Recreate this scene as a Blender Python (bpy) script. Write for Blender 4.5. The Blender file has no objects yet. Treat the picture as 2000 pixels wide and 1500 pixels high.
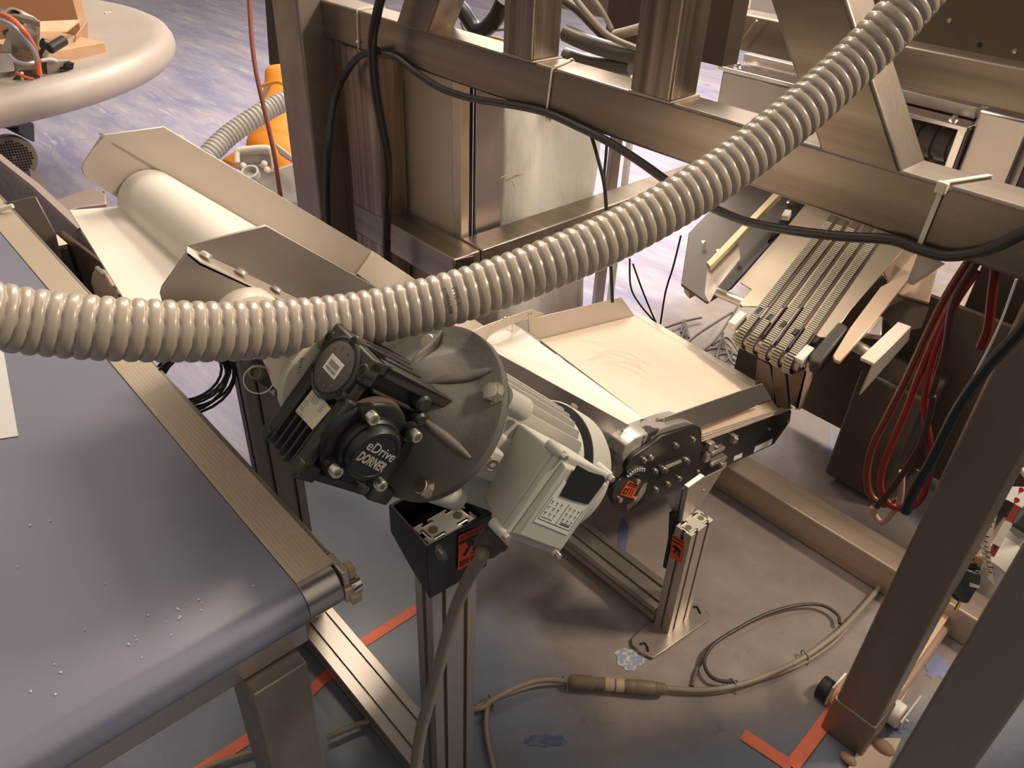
import bpy, bmesh, math, random
import numpy as np
from mathutils import Vector, Matrix
random.seed(7)
# ------------------------------------------------------------------ camera
YAW, PITCH, ROLL, FPX, CAMH = -0.81083985, 0.61056379, 0.0468722, 1524.5, 1.65
_f = np.array([math.sin(YAW)*math.cos(PITCH), math.cos(YAW)*math.cos(PITCH), -math.sin(PITCH)])
_r = np.array([math.cos(YAW), -math.sin(YAW), 0.0]); _u = np.cross(_r, _f)
_r, _u = math.cos(ROLL)*_r+math.sin(ROLL)*_u, -math.sin(ROLL)*_r+math.cos(ROLL)*_u
CP = np.array([0, 0, CAMH])
sc = bpy.context.scene
col = sc.collection
cam = bpy.data.objects.new('camera', bpy.data.cameras.new('camera')); col.objects.link(cam)
cam.data.sensor_width = 36; cam.data.lens = 36*FPX/2000; cam.data.clip_start = 0.02; cam.data.clip_end = 100
cam.matrix_world = Matrix([[_r[0], _u[0], -_f[0], CP[0]], [_r[1], _u[1], -_f[1], CP[1]], [_r[2], _u[2], -_f[2], CP[2]], [0, 0, 0, 1]])
sc.camera = cam
# ------------------------------------------------------------------ light and exposure
sc.view_settings.view_transform = 'Standard'; sc.view_settings.look = 'None'
sc.view_settings.exposure = 0.0; sc.view_settings.gamma = 1.0
try: sc.view_settings.use_curve_mapping = False
except Exception: pass
w = bpy.data.worlds.new('room_ambient'); sc.world = w; w.use_nodes = True
bgn = w.node_tree.nodes['Background']; bgn.inputs[0].default_value = (1.0, 0.87, 0.75, 1)
_tc = w.node_tree.nodes.new('ShaderNodeTexCoord'); _sp = w.node_tree.nodes.new('ShaderNodeSeparateXYZ'); _mr = w.node_tree.nodes.new('ShaderNodeMapRange')
_mr.interpolation_type = 'SMOOTHSTEP'
w.node_tree.links.new(_tc.outputs['Generated'], _sp.inputs[0]); w.node_tree.links.new(_sp.outputs[2], _mr.inputs[0])
_mr.inputs[1].default_value = .0; _mr.inputs[2].default_value = .62; _mr.inputs[3].default_value = .03; _mr.inputs[4].default_value = .50
w.node_tree.links.new(_mr.outputs[0], bgn.inputs[1])
def area(name, loc, target, sx, sy, power, colr):
    l = bpy.data.lights.new(name, 'AREA'); l.shape = 'RECTANGLE'; l.size = sx; l.size_y = sy; l.energy = power; l.color = colr
    o = bpy.data.objects.new(name, l); col.objects.link(o); o.location = loc
    o.rotation_euler = (Vector(target)-Vector(loc)).to_track_quat('-Z', 'Y').to_euler(); return o
WARM = (1.0, 0.85, 0.68)
area('unseen_overhead_lamp', (-2.3, 1.6, 3.3), (-1.2, 0.6, 0), 1.0, 0.25, 40, WARM)
area('unseen_overhead_lamp', (1.0, 2.9, 3.1), (-0.8, 0.9, 0), 0.6, 0.22, 100, WARM)
area('unseen_overhead_lamp', (-4.3, 4.4, 3.7), (-3.6, 3.7, 0), 3.0, 1.6, 300, (1.0, 0.89, 0.78))
area('unseen_overhead_lamp', (-1.1, 4.9, 3.7), (-1.0, 4.2, 0), 2.2, 1.1, 120, (1.0, 0.87, 0.74))  # added, out of view, so the right-hand steel tops mirror it

# ------------------------------------------------------------------ points from the survey (pixel of the 2000x1500 view onto a real plane)
def ray(x, y): return (x-1000)/FPX*_r-(y-750)/FPX*_u+_f
def Zp(x, y, z=0.0):
    d = ray(x, y); return CP+d*((z-CAMH)/d[2])
def Yp(x, y, Y):
    d = ray(x, y); return CP+d*(Y/d[1])
def Xp(x, y, X):
    d = ray(x, y); return CP+d*(X/d[0])
def Dp(x, y, w): return CP+ray(x, y)*w
def Pl(x, y, p0, n):
    d = ray(x, y); return CP+d*(np.dot(np.array(p0)-CP, n)/np.dot(d, n))
def A(*v): return np.array(v, float)
def unit(v): v = np.array(v, float); return v/np.linalg.norm(v)
EX, EY, EZ = A(1, 0, 0), A(0, 1, 0), A(0, 0, 1)

# ------------------------------------------------------------------ materials
MATS = {}
def mat(name, colr, rough=0.5, metal=0.0, bump=None, var=None, coat=0.0, spec=0.5, trans=0.0, emis=None):
    """bump=(scale(x,y,z), strength, dist); var=(scale(x,y,z), colour2, lo, hi)"""
    if name in MATS: return MATS[name]
    m = bpy.data.materials.new(name); m.use_nodes = True; nt = m.node_tree; b = nt.nodes['Principled BSDF']
    b.inputs['Base Color'].default_value = (*colr, 1); b.inputs['Roughness'].default_value = rough
    b.inputs['Metallic'].default_value = metal; b.inputs['Coat Weight'].default_value = coat
    b.inputs['Specular IOR Level'].default_value = spec; b.inputs['Transmission Weight'].default_value = trans
    tc = nt.nodes.new('ShaderNodeTexCoord')
    def noise(scale, detail=4, rgh=.55):
        mp = nt.nodes.new('ShaderNodeMapping'); mp.inputs['Scale'].default_value = scale
        nt.links.new(tc.outputs['Object'], mp.inputs[0])
        n = nt.nodes.new('ShaderNodeTexNoise'); n.inputs['Scale'].default_value = 1; n.inputs['Detail'].default_value = detail
        n.inputs['Roughness'].default_value = rgh
        nt.links.new(mp.outputs[0], n.inputs[0]); return n
    if var:
        n = noise(var[0]); rp = nt.nodes.new('ShaderNodeMapRange'); rp.inputs[1].default_value = var[2]; rp.inputs[2].default_value = var[3]
        nt.links.new(n.outputs[0], rp.inputs[0])
        mx = nt.nodes.new('ShaderNodeMix'); mx.data_type = 'RGBA'; mx.inputs[6].default_value = (*colr, 1); mx.inputs[7].default_value = (*var[1], 1)
        nt.links.new(rp.outputs[0], mx.inputs[0]); nt.links.new(mx.outputs[2], b.inputs['Base Color'])
        r2 = nt.nodes.new('ShaderNodeMapRange'); r2.inputs[3].default_value = rough*.85; r2.inputs[4].default_value = min(1, rough*1.2)
        nt.links.new(n.outputs[0], r2.inputs[0]); nt.links.new(r2.outputs[0], b.inputs['Roughness'])
    if bump:
        n = noise(bump[0], 6); bp = nt.nodes.new('ShaderNodeBump'); bp.inputs['Strength'].default_value = bump[1]; bp.inputs['Distance'].default_value = bump[2]
        nt.links.new(n.outputs[0], bp.inputs['Height']); nt.links.new(bp.outputs[0], b.inputs['Normal'])
    MATS[name] = m; return m
steelx = mat('brushed_steel_long', (.345, .29, .235), .34, .92, ((3, 90, 90), .08, .002), ((1.0, 22, 22), (.21, .165, .13), .32, .72))
steelz = mat('brushed_steel_upright', (.42, .345, .28), .36, .9, ((90, 90, 3), .06, .001), ((42, 42, 1.2), (.18, .135, .10), .36, .66))
steelp = mat('plain_dark_steel', (.34, .27, .21), .48, .85, ((50, 50, 3), .03, .001), ((8, 8, 1), (.27, .21, .165), .35, .7))
steeld = mat('dull_steel', (.42, .355, .30), .45, .85, ((20, 20, 20), .08, .002), ((9, 9, 9), (.33, .28, .25), .3, .7))
beamf = mat('lit_brushed_beam', (.56, .45, .36), .38, .55, ((3, 90, 90), .08, .002), ((1.2, 25, 25), (.44, .345, .27), .35, .7))  # frame steel lightened, standing in for lamplight reflected off the floor beam
steels = mat('sheet_steel', (.62, .56, .52), .30, 1, ((60, 4, 60), .06, .001))
bolt = mat('bolt_steel', (.72, .68, .6), .28, 1, ((80, 80, 80), .1, .001))
zinc = mat('yellow_zinc', (.74, .69, .58), .35, 1, ((80, 80, 80), .15, .001))
alu = mat('anodised_aluminium', (.62, .56, .50), .35, .9, ((40, 40, 2), .04, .001))
alul = mat('anodised_aluminium_plate', (.66, .60, .52), .38, .85, ((60, 60, 60), .06, .0005))
guard = mat('satin_grey_guard', (.38, .345, .315), .42, .75, ((60, 60, 60), .03, .0005))
guardl = mat('satin_light_guard', (.64, .56, .49), .45, .6, ((60, 60, 60), .03, .0005))
cream = mat('cream_belt', (.82, .76, .66), .42, 0, ((25, 25, 25), .05, .001), ((5, 3, 5), (.78, .70, .60), .4, .7))
creamp = mat('cream_plastic', (.80, .72, .60), .4)
white = mat('white_plastic', (.85, .80, .74), .35)
hosem = mat('hose_pvc', (.43, .365, .295), .32, 0, ((60, 60, 60), .10, .001), ((7, 7, 7), (.50, .42, .32), .45, .7), coat=.3)
hosem2 = mat('grey_hose', (.34, .32, .29), .5)
black = mat('black_rubber', (.014, .014, .014), .38)
blackm = mat('black_paint', (.022, .021, .020), .42, 0, ((120, 120, 120), .25, .0008))
blackp = mat('black_plate', (.016, .014, .013), .33, 0, ((90, 90, 90), .1, .0005))
gearm = mat('cast_gearbox', (.062, .056, .048), .42, .3, ((150, 150, 150), .5, .0008))
capm = mat('cap_plastic', (.014, .0135, .013), .42)
flangem = mat('cast_flange_paint', (.145, .13, .108), .56, .1, ((140, 140, 140), .5, .001), ((14, 14, 14), (.175, .155, .13), .4, .7))
motorm = mat('light_grey_motor_paint', (.56, .54, .48), .38, 0, ((70, 70, 70), .12, .001))
boxm = mat('terminal_box_paint', (.55, .53, .46), .42, 0, ((60, 60, 60), .1, .001))
orange = mat('orange_tarp', (.80, .28, .02), .5, 0, ((20, 20, 20), .1, .004))
warn = mat('warning_orange', (.75, .09, .015), .5)
ink = mat('black_ink', (.015, .012, .01), .6)
paper = mat('white_label', (.80, .78, .74), .5)
paperc = mat('cream_label', (.74, .68, .52), .5)
red = mat('red_hose', (.26, .02, .015), .35)
redp = mat('dull_red_cord', (.22, .05, .03), .5)
tapem = mat('orange_floor_tape', (.78, .17, .08), .55, 0, None, ((14, 14, 14), (.62, .15, .09), .4, .7))
cablem = mat('beige_cable', (.27, .22, .17), .5, 0, ((40, 40, 40), .1, .001))
cablegr = mat('grey_cable', (.17, .15, .12), .4, 0, ((60, 60, 60), .2, .001))
tie = mat('natural_nylon', (.80, .74, .58), .4)
card = mat('cardboard', (.55, .33, .19), .7, 0, ((40, 4, 40), .2, .002), ((12, 12, 12), (.62, .40, .25), .4, .7))
brass = mat('brass', (.62, .45, .2), .35, 1)
tablem = mat('table_enamel', (.44, .38, .33), .42, 0, None, ((3, 3, 3), (.48, .42, .36), .4, .7))
silver = mat('silver_lettering', (.60, .58, .56), .4, .3)
greytxt = mat('grey_lettering', (.30, .28, .25), .5)
dark = mat('dark_void', (.01, .009, .008), .8)
clear = mat('shiny_plastic_film', (.72, .70, .64), .14, 0, ((6, 6, 2), .5, .03), ((3, 3, 2), (.55, .47, .42), .45, .6))
panel = mat('cabinet_panel', (.62, .52, .42), .4, .35, ((20, 20, 20), .04, .001))
bpanel = mat('machine_side_steel', (.15, .115, .09), .4, .6, ((60, 4, 60), .04, .001), ((2, 2, 2), (.12, .09, .07), .4, .7))
chrome = mat('polished_steel', (.75, .70, .66), .12, 1)
toothm = mat('strap_rib', (.46, .41, .32), .5); strapm = mat('strap_belt', (.13, .11, .08), .6)
greyc = mat('grey_casting', (.50, .47, .43), .5, .3)
lens_orange = mat('orange_tube', (.75, .16, .06), .35)
plasticgrey = mat('pipe_grey', (.52, .47, .42), .4)

def beltmat():
    m = bpy.data.materials.new('blue_belt'); m.use_nodes = True; nt = m.node_tree; b = nt.nodes['Principled BSDF']
    b.inputs['Base Color'].default_value = (.17, .17, .245, 1); b.inputs['Roughness'].default_value = .45
    b.inputs['Specular IOR Level'].default_value = .9; b.inputs['Coat Weight'].default_value = 1; b.inputs['Coat IOR'].default_value = 2.1; b.inputs['Coat Roughness'].default_value = .30
    tc = nt.nodes.new('ShaderNodeTexCoord'); n = nt.nodes.new('ShaderNodeTexNoise'); n.inputs['Scale'].default_value = 220; n.inputs['Detail'].default_value = 2
    nt.links.new(tc.outputs['Object'], n.inputs[0]); bp = nt.nodes.new('ShaderNodeBump'); bp.inputs['Strength'].default_value = .08; bp.inputs['Distance'].default_value = .001
    nt.links.new(n.outputs[0], bp.inputs['Height']); nt.links.new(bp.outputs[0], b.inputs['Normal']); return m
bluebelt = beltmat()
def railmat():
    m = bpy.data.materials.new('embossed_rail_steel'); m.use_nodes = True; nt = m.node_tree; b = nt.nodes['Principled BSDF']
    b.inputs['Base Color'].default_value = (.66, .55, .42, 1); b.inputs['Roughness'].default_value = .42; b.inputs['Metallic'].default_value = .5
    tc = nt.nodes.new('ShaderNodeTexCoord'); v = nt.nodes.new('ShaderNodeTexVoronoi'); v.inputs['Scale'].default_value = 170; v.inputs['Randomness'].default_value = .15
    nt.links.new(tc.outputs['Object'], v.inputs[0]); bp = nt.nodes.new('ShaderNodeBump'); bp.inputs['Strength'].default_value = .45; bp.inputs['Distance'].default_value = .0012
    nt.links.new(v.outputs['Distance'], bp.inputs['Height']); nt.links.new(bp.outputs[0], b.inputs['Normal']); return m
railm = railmat()
def floormat():
    m = bpy.data.materials.new('worn_epoxy_floor'); m.use_nodes = True; nt = m.node_tree; N = nt.nodes; L = nt.links; b = N['Principled BSDF']
    tc = N.new('ShaderNodeTexCoord')
    def nz(scale, detail=6, rough=.6, rot=0.0):
        mp = N.new('ShaderNodeMapping'); mp.inputs['Scale'].default_value = scale; mp.inputs['Rotation'].default_value = (0, 0, rot)
        L.new(tc.outputs['Object'], mp.inputs[0]); n = N.new('ShaderNodeTexNoise'); n.inputs['Scale'].default_value = 1
        n.inputs['Detail'].default_value = detail; n.inputs['Roughness'].default_value = rough; L.new(mp.outputs[0], n.inputs[0]); return n.outputs[0]
    def rng(src, a, c, o0=0., o1=1.):
        r = N.new('ShaderNodeMapRange'); r.inputs[1].default_value = a; r.inputs[2].default_value = c; r.inputs[3].default_value = o0; r.inputs[4].default_value = o1; L.new(src, r.inputs[0]); return r.outputs[0]
    def mix(f, c1, c2):
        x = N.new('ShaderNodeMix'); x.data_type = 'RGBA'; L.new(f, x.inputs[0])
        for i, c in ((6, c1), (7, c2)):
            if isinstance(c, tuple): x.inputs[i].default_value = (*c, 1)
            else: L.new(c, x.inputs[i])
        return x.outputs[2]
    def math_(op, a, c):
        x = N.new('ShaderNodeMath'); x.operation = op
        for i, v in ((0, a), (1, c)):
            if isinstance(v, float): x.inputs[i].default_value = v
            else: L.new(v, x.inputs[i])
        return x.outputs[0]
    sep = N.new('ShaderNodeSeparateXYZ'); L.new(tc.outputs['Object'], sep.inputs[0])
    blue = mix(rng(nz((1.1, 5.5, 1), 9, .7, -.70), .38, .64), (.29, .28, .43), (.50, .465, .54))
    blue = mix(rng(nz((2.0, 15, 1), 10, .7, -.70), .57, .68), blue, (.68, .60, .58))
    skim = mix(rng(nz((2.5, 2.5, 1), 7, .7), .35, .7), (.20, .165, .15), (.33, .28, .255))
    skim = mix(rng(nz((11, 8, 1), 9, .8), .60, .70), skim, (.13, .105, .095))
    grey = mix(rng(nz((2, 3, 1), 5), .35, .7), (.135, .15, .185), (.185, .195, .23))
    # paint peeled down to blue near the frame legs, skim coat under the machine, grey-blue coat in front of the tape
    wob = nz((2.0, 2.0, 1), 5)
    skmask = rng(math_('ADD', sep.outputs[0], math_('MULTIPLY', wob, .9)), -1.35, -1.15)
    base = mix(skmask, blue, skim)
    gy = rng(math_('ADD', math_('ADD', sep.outputs[1], math_('MULTIPLY', sep.outputs[0], .35)), math_('MULTIPLY', wob, .30)), .68, .84)
    g2 = rng(math_('ADD', math_('SUBTRACT', sep.outputs[0], math_('MULTIPLY', sep.outputs[1], .6)), math_('MULTIPLY', wob, .2)), -.97, -.88)
    gfar = rng(math_('ADD', sep.outputs[0], math_('MULTIPLY', wob, .5)), -2.1, -1.5)
    gm = math_('MULTIPLY', math_('MAXIMUM', math_('SUBTRACT', 1.0, gy), g2), gfar)
    base = mix(gm, base, grey)
    rag = rng(nz((9, 9, 1), 9, .75), .60, .625)
    ragpos = rng(math_('ADD', sep.outputs[0], sep.outputs[1]), 1.35, 1.7)
    base = mix(math_('MULTIPLY', rag, ragpos), base, (.20, .22, .38))
    rag2 = rng(nz((7, 7, 1), 9, .8), .60, .63)
    bk = rng(math_('SUBTRACT', sep.outputs[1], sep.outputs[0]), 2.4, 3.0)
    base = mix(math_('MULTIPLY', rag2, bk), base, (.24, .28, .50))
    L.new(base, b.inputs['Base Color'])
    L.new(rng(nz((3, 3, 1), 6), .3, .7, .28, .5), b.inputs['Roughness'])
    bp = N.new('ShaderNodeBump'); bp.inputs['Strength'].default_value = .15; bp.inputs['Distance'].default_value = .004
    L.new(nz((5, 5, 1), 8), bp.inputs['Height']); L.new(bp.outputs[0], b.inputs['Normal']); return m
floorm = floormat()

# ------------------------------------------------------------------ mesh builders
class MB:
    def __init__(s): s.v = []; s.f = []
    def add(s, vs, fs):
        k = len(s.v); s.v += [tuple(map(float, p)) for p in vs]; s.f += [tuple(i+k for i in f) for f in fs]; return s
    def box(s, c, dx, dy, dz):      # centre, three half-vectors
        c = A(*c); dx, dy, dz = A(*dx), A(*dy), A(*dz); vs = []
        for i in (-1, 1):
            for j in (-1, 1):
                for k in (-1, 1): vs.append(c+i*dx+j*dy+k*dz)
        fs = [(0, 1, 3, 2), (4, 6, 7, 5), (0, 4, 5, 1), (2, 3, 7, 6), (0, 2, 6, 4), (1, 5, 7, 3)]
        if np.dot(np.cross(dx, dy), dz) < 0: fs = [f[::-1] for f in fs]
        return s.add(vs, fs)
    def aabb(s, x0, x1, y0, y1, z0, z1):
        return s.box(((x0+x1)/2, (y0+y1)/2, (z0+z1)/2), (abs(x1-x0)/2, 0, 0), (0, abs(y1-y0)/2, 0), (0, 0, abs(z1-z0)/2))
    def prism(s, pts, d):           # closed polygon of 3-D points, extruded by vector d
        pts = [A(*p) for p in pts]; d = A(*d); n = len(pts)
        nrm = sum((np.cross(pts[i]-pts[0], pts[(i+1) % n]-pts[0]) for i in range(n)), np.zeros(3))
        if np.dot(nrm, d) > 0: pts = pts[::-1]
        vs = pts+[p+d for p in pts]
        fs = [tuple(range(n)), tuple(range(2*n-1, n-1, -1))]+[(i, i+n, (i+1) % n+n, (i+1) % n) for i in range(n)]
        return s.add(vs, fs)
    def cyl(s, p0, p1, r0, r1=None, seg=24, cap=True):
        p0, p1 = A(*p0), A(*p1); r1 = r0 if r1 is None else r1; d = unit(p1-p0)
        a = unit(np.cross(d, EZ if abs(d[2]) < .9 else EX)); b = np.cross(d, a); vs = []
        for p, r in ((p0, r0), (p1, r1)):
            for i in range(seg): t = 2*math.pi*i/seg; vs.append(p+r*(math.cos(t)*a+math.sin(t)*b))
        fs = [(i, (i+1) % seg, (i+1) % seg+seg, i+seg) for i in range(seg)]
        if cap: fs += [tuple(range(seg-1, -1, -1)), tuple(range(seg, 2*seg))]
        return s.add(vs, fs)
    def lathe(s, c, ax, prof, seg=40):   # prof list of (radius, distance along ax)
        c = A(*c); d = unit(ax); a = unit(np.cross(d, EZ if abs(d[2]) < .9 else EX)); b = np.cross(d, a); vs = []; n = len(prof)
        for r, h in prof:
            for i in range(seg): t = 2*math.pi*i/seg; vs.append(c+h*d+max(r, 1e-5)*(math.cos(t)*a+math.sin(t)*b))
        fs = [(k*seg+i, k*seg+(i+1) % seg, (k+1)*seg+(i+1) % seg, (k+1)*seg+i) for k in range(n-1) for i in range(seg)]
        fs += [tuple(range(seg-1, -1, -1)), tuple(range((n-1)*seg, n*seg))]
        return s.add(vs, fs)
    def tube(s, path, rad, seg=12, res=6, closed=False, smooth=True):
        P = spline(path, res, closed) if smooth else [A(*p) for p in path]
        n = len(P); rf = rad if callable(rad) else (lambda t, u: rad)
        T = [unit(P[(i+1) % n]-P[i-1]) if closed else unit(P[min(i+1, n-1)]-P[max(i-1, 0)]) for i in range(n)]
        a = unit(np.cross(T[0], EZ if abs(T[0][2]) < .9 else EX)); vs = []
        ln = 0.0
        for i in range(n):
            if i: ln += np.linalg.norm(P[i]-P[i-1])
            a = unit(a-np.dot(a, T[i])*T[i]); b = np.cross(T[i], a)
            for j in range(seg): t = 2*math.pi*j/seg; r = rf(ln, t); vs.append(P[i]+r*(math.cos(t)*a+math.sin(t)*b))
        m = n if closed else n-1
        fs = [(i*seg+j, i*seg+(j+1) % seg, ((i+1) % n)*seg+(j+1) % seg, ((i+1) % n)*seg+j) for i in range(m) for j in range(seg)]
        if not closed: fs += [tuple(range(seg-1, -1, -1)), tuple(range((n-1)*seg, n*seg))]
        return s.add(vs, fs)
    def ball(s, c, r, seg=10, sc=(1, 1, 1)):
        pr = []; vs = []; fs = []; c = A(*c)
        for i in range(1, seg//2+1):
            ph = math.pi*i/(seg//2+1)
            for j in range(seg): t = 2*math.pi*j/seg; vs.append(c+r*A(sc[0]*math.sin(ph)*math.cos(t), sc[1]*math.sin(ph)*math.sin(t), sc[2]*math.cos(ph)))
        k = len(vs); vs += [c+A(0, 0, r*sc[2]), c-A(0, 0, r*sc[2])]; m = seg//2
        fs = [(i*seg+j, (i+1)*seg+j, (i+1)*seg+(j+1) % seg, i*seg+(j+1) % seg) for i in range(m-1) for j in range(seg)]
        fs += [(k, j, (j+1) % seg) for j in range(seg)]+[(k+1, (m-1)*seg+(j+1) % seg, (m-1)*seg+j) for j in range(seg)]
        return s.add(vs, fs)
    def hexhead(s, c, ax, r, h, washer=True, spin=0.0):
        c = A(*c); d = unit(ax); a = unit(np.cross(d, EZ if abs(d[2]) < .9 else EX)); b = np.cross(d, a)
        if washer: s.cyl(c, c+d*h*.25, r*1.18, seg=28)
        pts = [c+d*h*.25+r*(math.cos(spin+math.pi/3*i)*a+math.sin(spin+math.pi/3*i)*b) for i in range(6)]
        s.prism(pts, d*h*.7)
        s.lathe(c+d*h*.95, d, [(r*.84, 0), (r*.74, h*.08), (.0001, h*.10)], 24); return s
    def socket(s, c, ax, r, h):     # socket-head screw with a recessed hexagon
        c = A(*c); s.lathe(c, ax, [(r, 0), (r, h*.88), (r*.9, h), (r*.55, h), (r*.5, h*.45), (.0001, h*.45)], 20); return s
    def build(s, name, m, parent=None, bevel=0, seg=2, smooth=True, angle=35, origin=None):
        root = parent
        while root is not None and root.parent is not None: root = root.parent
        off = A(*root.location) if root is not None else (A(*origin) if origin is not None else np.zeros(3))
        me = bpy.data.meshes.new(name); me.from_pydata([tuple(A(*v)-off) for v in s.v], [], s.f); me.update()
        bm = bmesh.new(); bm.from_mesh(me); bmesh.ops.remove_doubles(bm, verts=bm.verts, dist=1e-6); bm.to_mesh(me); bm.free()
        me.materials.append(m)
        o = bpy.data.objects.new(name, me); col.objects.link(o)
        if parent is not None: o.parent = parent
        else: o.location = off
        if smooth:
            me.polygons.foreach_set('use_smooth', [True]*len(me.polygons))
            me.set_sharp_from_angle(angle=math.radians(angle))
        if bevel:
            md = o.modifiers.new('edge', 'BEVEL'); md.width = bevel; md.segments = seg; md.limit_method = 'ANGLE'; md.angle_limit = math.radians(40); md.harden_normals = False
        return o
def spline(path, res=6, closed=False):
    P = [A(*p) for p in path]; n = len(P); out = []
    if n == 2: return [P[0]+(P[1]-P[0])*i/res for i in range(res+1)]
    for i in range(n if closed else n-1):
        if closed: p0, p1, p2, p3 = P[i-1], P[i], P[(i+1) % n], P[(i+2) % n]
        else: p0, p1, p2, p3 = P[max(i-1, 0)], P[i], P[i+1], P[min(i+2, n-1)]
        for k in range(res):
            t = k/res; out.append(.5*((2*p1)+(-p0+p2)*t+(2*p0-5*p1+4*p2-p3)*t*t+(-p0+3*p1-3*p2+p3)*t**3))
    if not closed: out.append(P[-1])
    return out
def tag(o, label=None, cat=None, group=None, kind=None):
    if label: o['label'] = label
    if cat: o['category'] = cat
    if group: o['group'] = group
    if kind: o['kind'] = kind
    return o
def thing(name, loc, label, cat, group=None):
    o = bpy.data.objects.new(name, None); col.objects.link(o); o.location = tuple(map(float, loc)); o.empty_display_size = .05
    return tag(o, label, cat, group)
def struct(name, mb, m, **k): return tag(mb.build(name, m, **k), kind='structure')
def copy_thing(o, dloc):
    c = o.copy(); col.objects.link(c); c.location = tuple(A(*o.location)+A(*dloc))
    for ch in o.children:
        d = ch.copy(); col.objects.link(d); d.parent = c
        for g in ch.children:
            e = g.copy(); col.objects.link(e); e.parent = d
    return c
def text(name, s, size, origin, ax, ay, m, parent, depth=.0006, align='CENTER', shear=0.0, bold=0.0, space=1.0, sx=1.0):
    cu = bpy.data.curves.new(name, 'FONT'); cu.body = s; cu.size = size; cu.align_x = align; cu.align_y = 'CENTER'; cu.extrude = depth; cu.shear = shear; cu.offset = bold; cu.space_character = space
    to = bpy.data.objects.new('tmp', cu); col.objects.link(to); bpy.context.view_layer.update()
    me = bpy.data.meshes.new_from_object(to.evaluated_get(bpy.context.evaluated_depsgraph_get())); bpy.data.objects.remove(to)
    ax, ay = unit(ax), unit(ay); az = np.cross(ax, ay)
    root = parent
    while root is not None and root.parent is not None: root = root.parent
    off = A(*root.location)
    for v in me.vertices: p = A(*origin)+v.co[0]*sx*ax+v.co[1]*ay+v.co[2]*az-off; v.co = p
    me.materials.clear(); me.materials.append(m); me.name = name
    o = bpy.data.objects.new(name, me); col.objects.link(o); o.parent = parent; return o
def rects(mb, o, ax, ay, items, t):   # small raised bars on a label: (x, y, w, h)
    n = np.cross(unit(ax), unit(ay))
    for x, y, ww, hh in items: mb.box(A(*o)+unit(ax)*x+unit(ay)*y+n*t/2, unit(ax)*ww/2, unit(ay)*hh/2, n*t/2)
    return mb
def bar(name, p0, p1, w, h, up, m, parent, bevel=.006, wall=0):
    """rectangular tube from p0 to p1, p0/p1 on the centre line, w across, h along up"""
    p0, p1 = A(*p0), A(*p1); d = unit(p1-p0); u = unit(A(*up)-np.dot(A(*up), d)*d); s = np.cross(d, u)
    mb = MB().box((p0+p1)/2, (p1-p0)/2, s*w/2, u*h/2); return mb.build(name, m, parent, bevel=bevel, seg=3)
def tslot_poly(w, h, g=.0045, dp=.0065, mod=.045):
    """outline (x,y) of slotted aluminium extrusion, width w, height h, with slots centred on each module"""
    pts = []
    def side(n, L):  # offsets along the side where slots lie
        return [(-L/2+mod*(i+.5)) for i in range(n)]
    nx, ny = max(1, round(w/mod)), max(1, round(h/mod))
    sx = [-w/2+(i+.5)*w/nx for i in range(nx)]; sy = [-h/2+(i+.5)*h/ny for i in range(ny)]
    def slot(c): return [(c-g, 0), (c-g, dp*.35), (c-g*1.9, dp*.35), (c-g*1.9, dp), (c+g*1.9, dp), (c+g*1.9, dp*.35), (c+g, dp*.35), (c+g, 0)]
    pts.append((-w/2, -h/2))
    for c in sx: pts += [(a, -h/2+b) for a, b in slot(c)]
    pts.append((w/2, -h/2))
    for c in sy: pts += [(w/2-b, a) for a, b in slot(c)]
    pts.append((w/2, h/2))
    for c in reversed(sx): pts += [(a, h/2-b) for a, b in reversed(slot(c))]
    pts.append((-w/2, h/2))
    for c in reversed(sy): pts += [(-w/2+b, a) for a, b in reversed(slot(c))]
    return pts
def tslot(name, p0, p1, w, h, ax, m, parent):
    """slotted profile from p0 to p1; ax is the direction of w"""
    p0, p1 = A(*p0), A(*p1); d = unit(p1-p0); ax = unit(A(*ax)-np.dot(A(*ax), d)*d); ay = np.cross(d, ax)
    return MB().prism([p0+a*ax+b*ay for a, b in tslot_poly(w, h)], p1-p0).build(name, m, parent, smooth=False)
def copy_part(o, delta, name=None):
    c = o.copy(); col.objects.link(c); c.parent = o.parent; c.location = tuple(A(*o.location)+A(*delta)); return c
# ================================================================== setting
struct('floor', MB().aabb(-11, 3, -4, 9, -.1, 0), floorm, smooth=False)
wallm = mat('painted_wall', (.55, .50, .44), .7, 0, ((3, 3, 3), .1, .005))
struct('wall_back', MB().aabb(-11, 3, 9, 9.1, 0, 4.2), wallm, smooth=False)
struct('wall_left', MB().aabb(-11.1, -11, -4, 9.1, 0, 4.2), wallm, smooth=False)

# ================================================================== welded machine frame
FY, ZB0, ZB1 = 1.26, 1.144, 1.246
fr = thing('welded_gantry', (-1.0, 1.3, 0), 'welded brown-tinted square-tube steel frame crossing the whole upper half of the photo', 'machine frame')
ym = FY+.045
bar('beam', (-2.21, ym, 1.195), (.7, ym, 1.195), .09, .102, EZ, steelx, fr)
for x0, x1, top in ((-1.407, -1.307, 1.9), (-1.025, -.924, 1.9)):
    o = bar('upright', ((x0+x1)/2, FY+.04, ZB1), ((x0+x1)/2, FY+.04, top), x1-x0, .085, EY, steelz, fr)
weld = MB()
for x0, x1 in ((-1.407, -1.307), (-1.025, -.924)):
    weld.tube([(x0, FY-.002, ZB1+.001), (x1+.002, FY-.002, ZB1+.001), (x1+.002, FY+.085, ZB1+.001)], lambda t, u: .0035+.0012*math.sin(t*900), 8, 20, smooth=False)
weld.build('weld_bead', steeld, fr)
bar('brace', (-1.80, ym, 1.18), (-1.47, ym, 1.72), .088, .115, EX, steelx, fr)
bar('brace', (-.505, ym, 1.20), (-.885, ym, 1.72), .088, .115, EX, steelx, fr)
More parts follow.
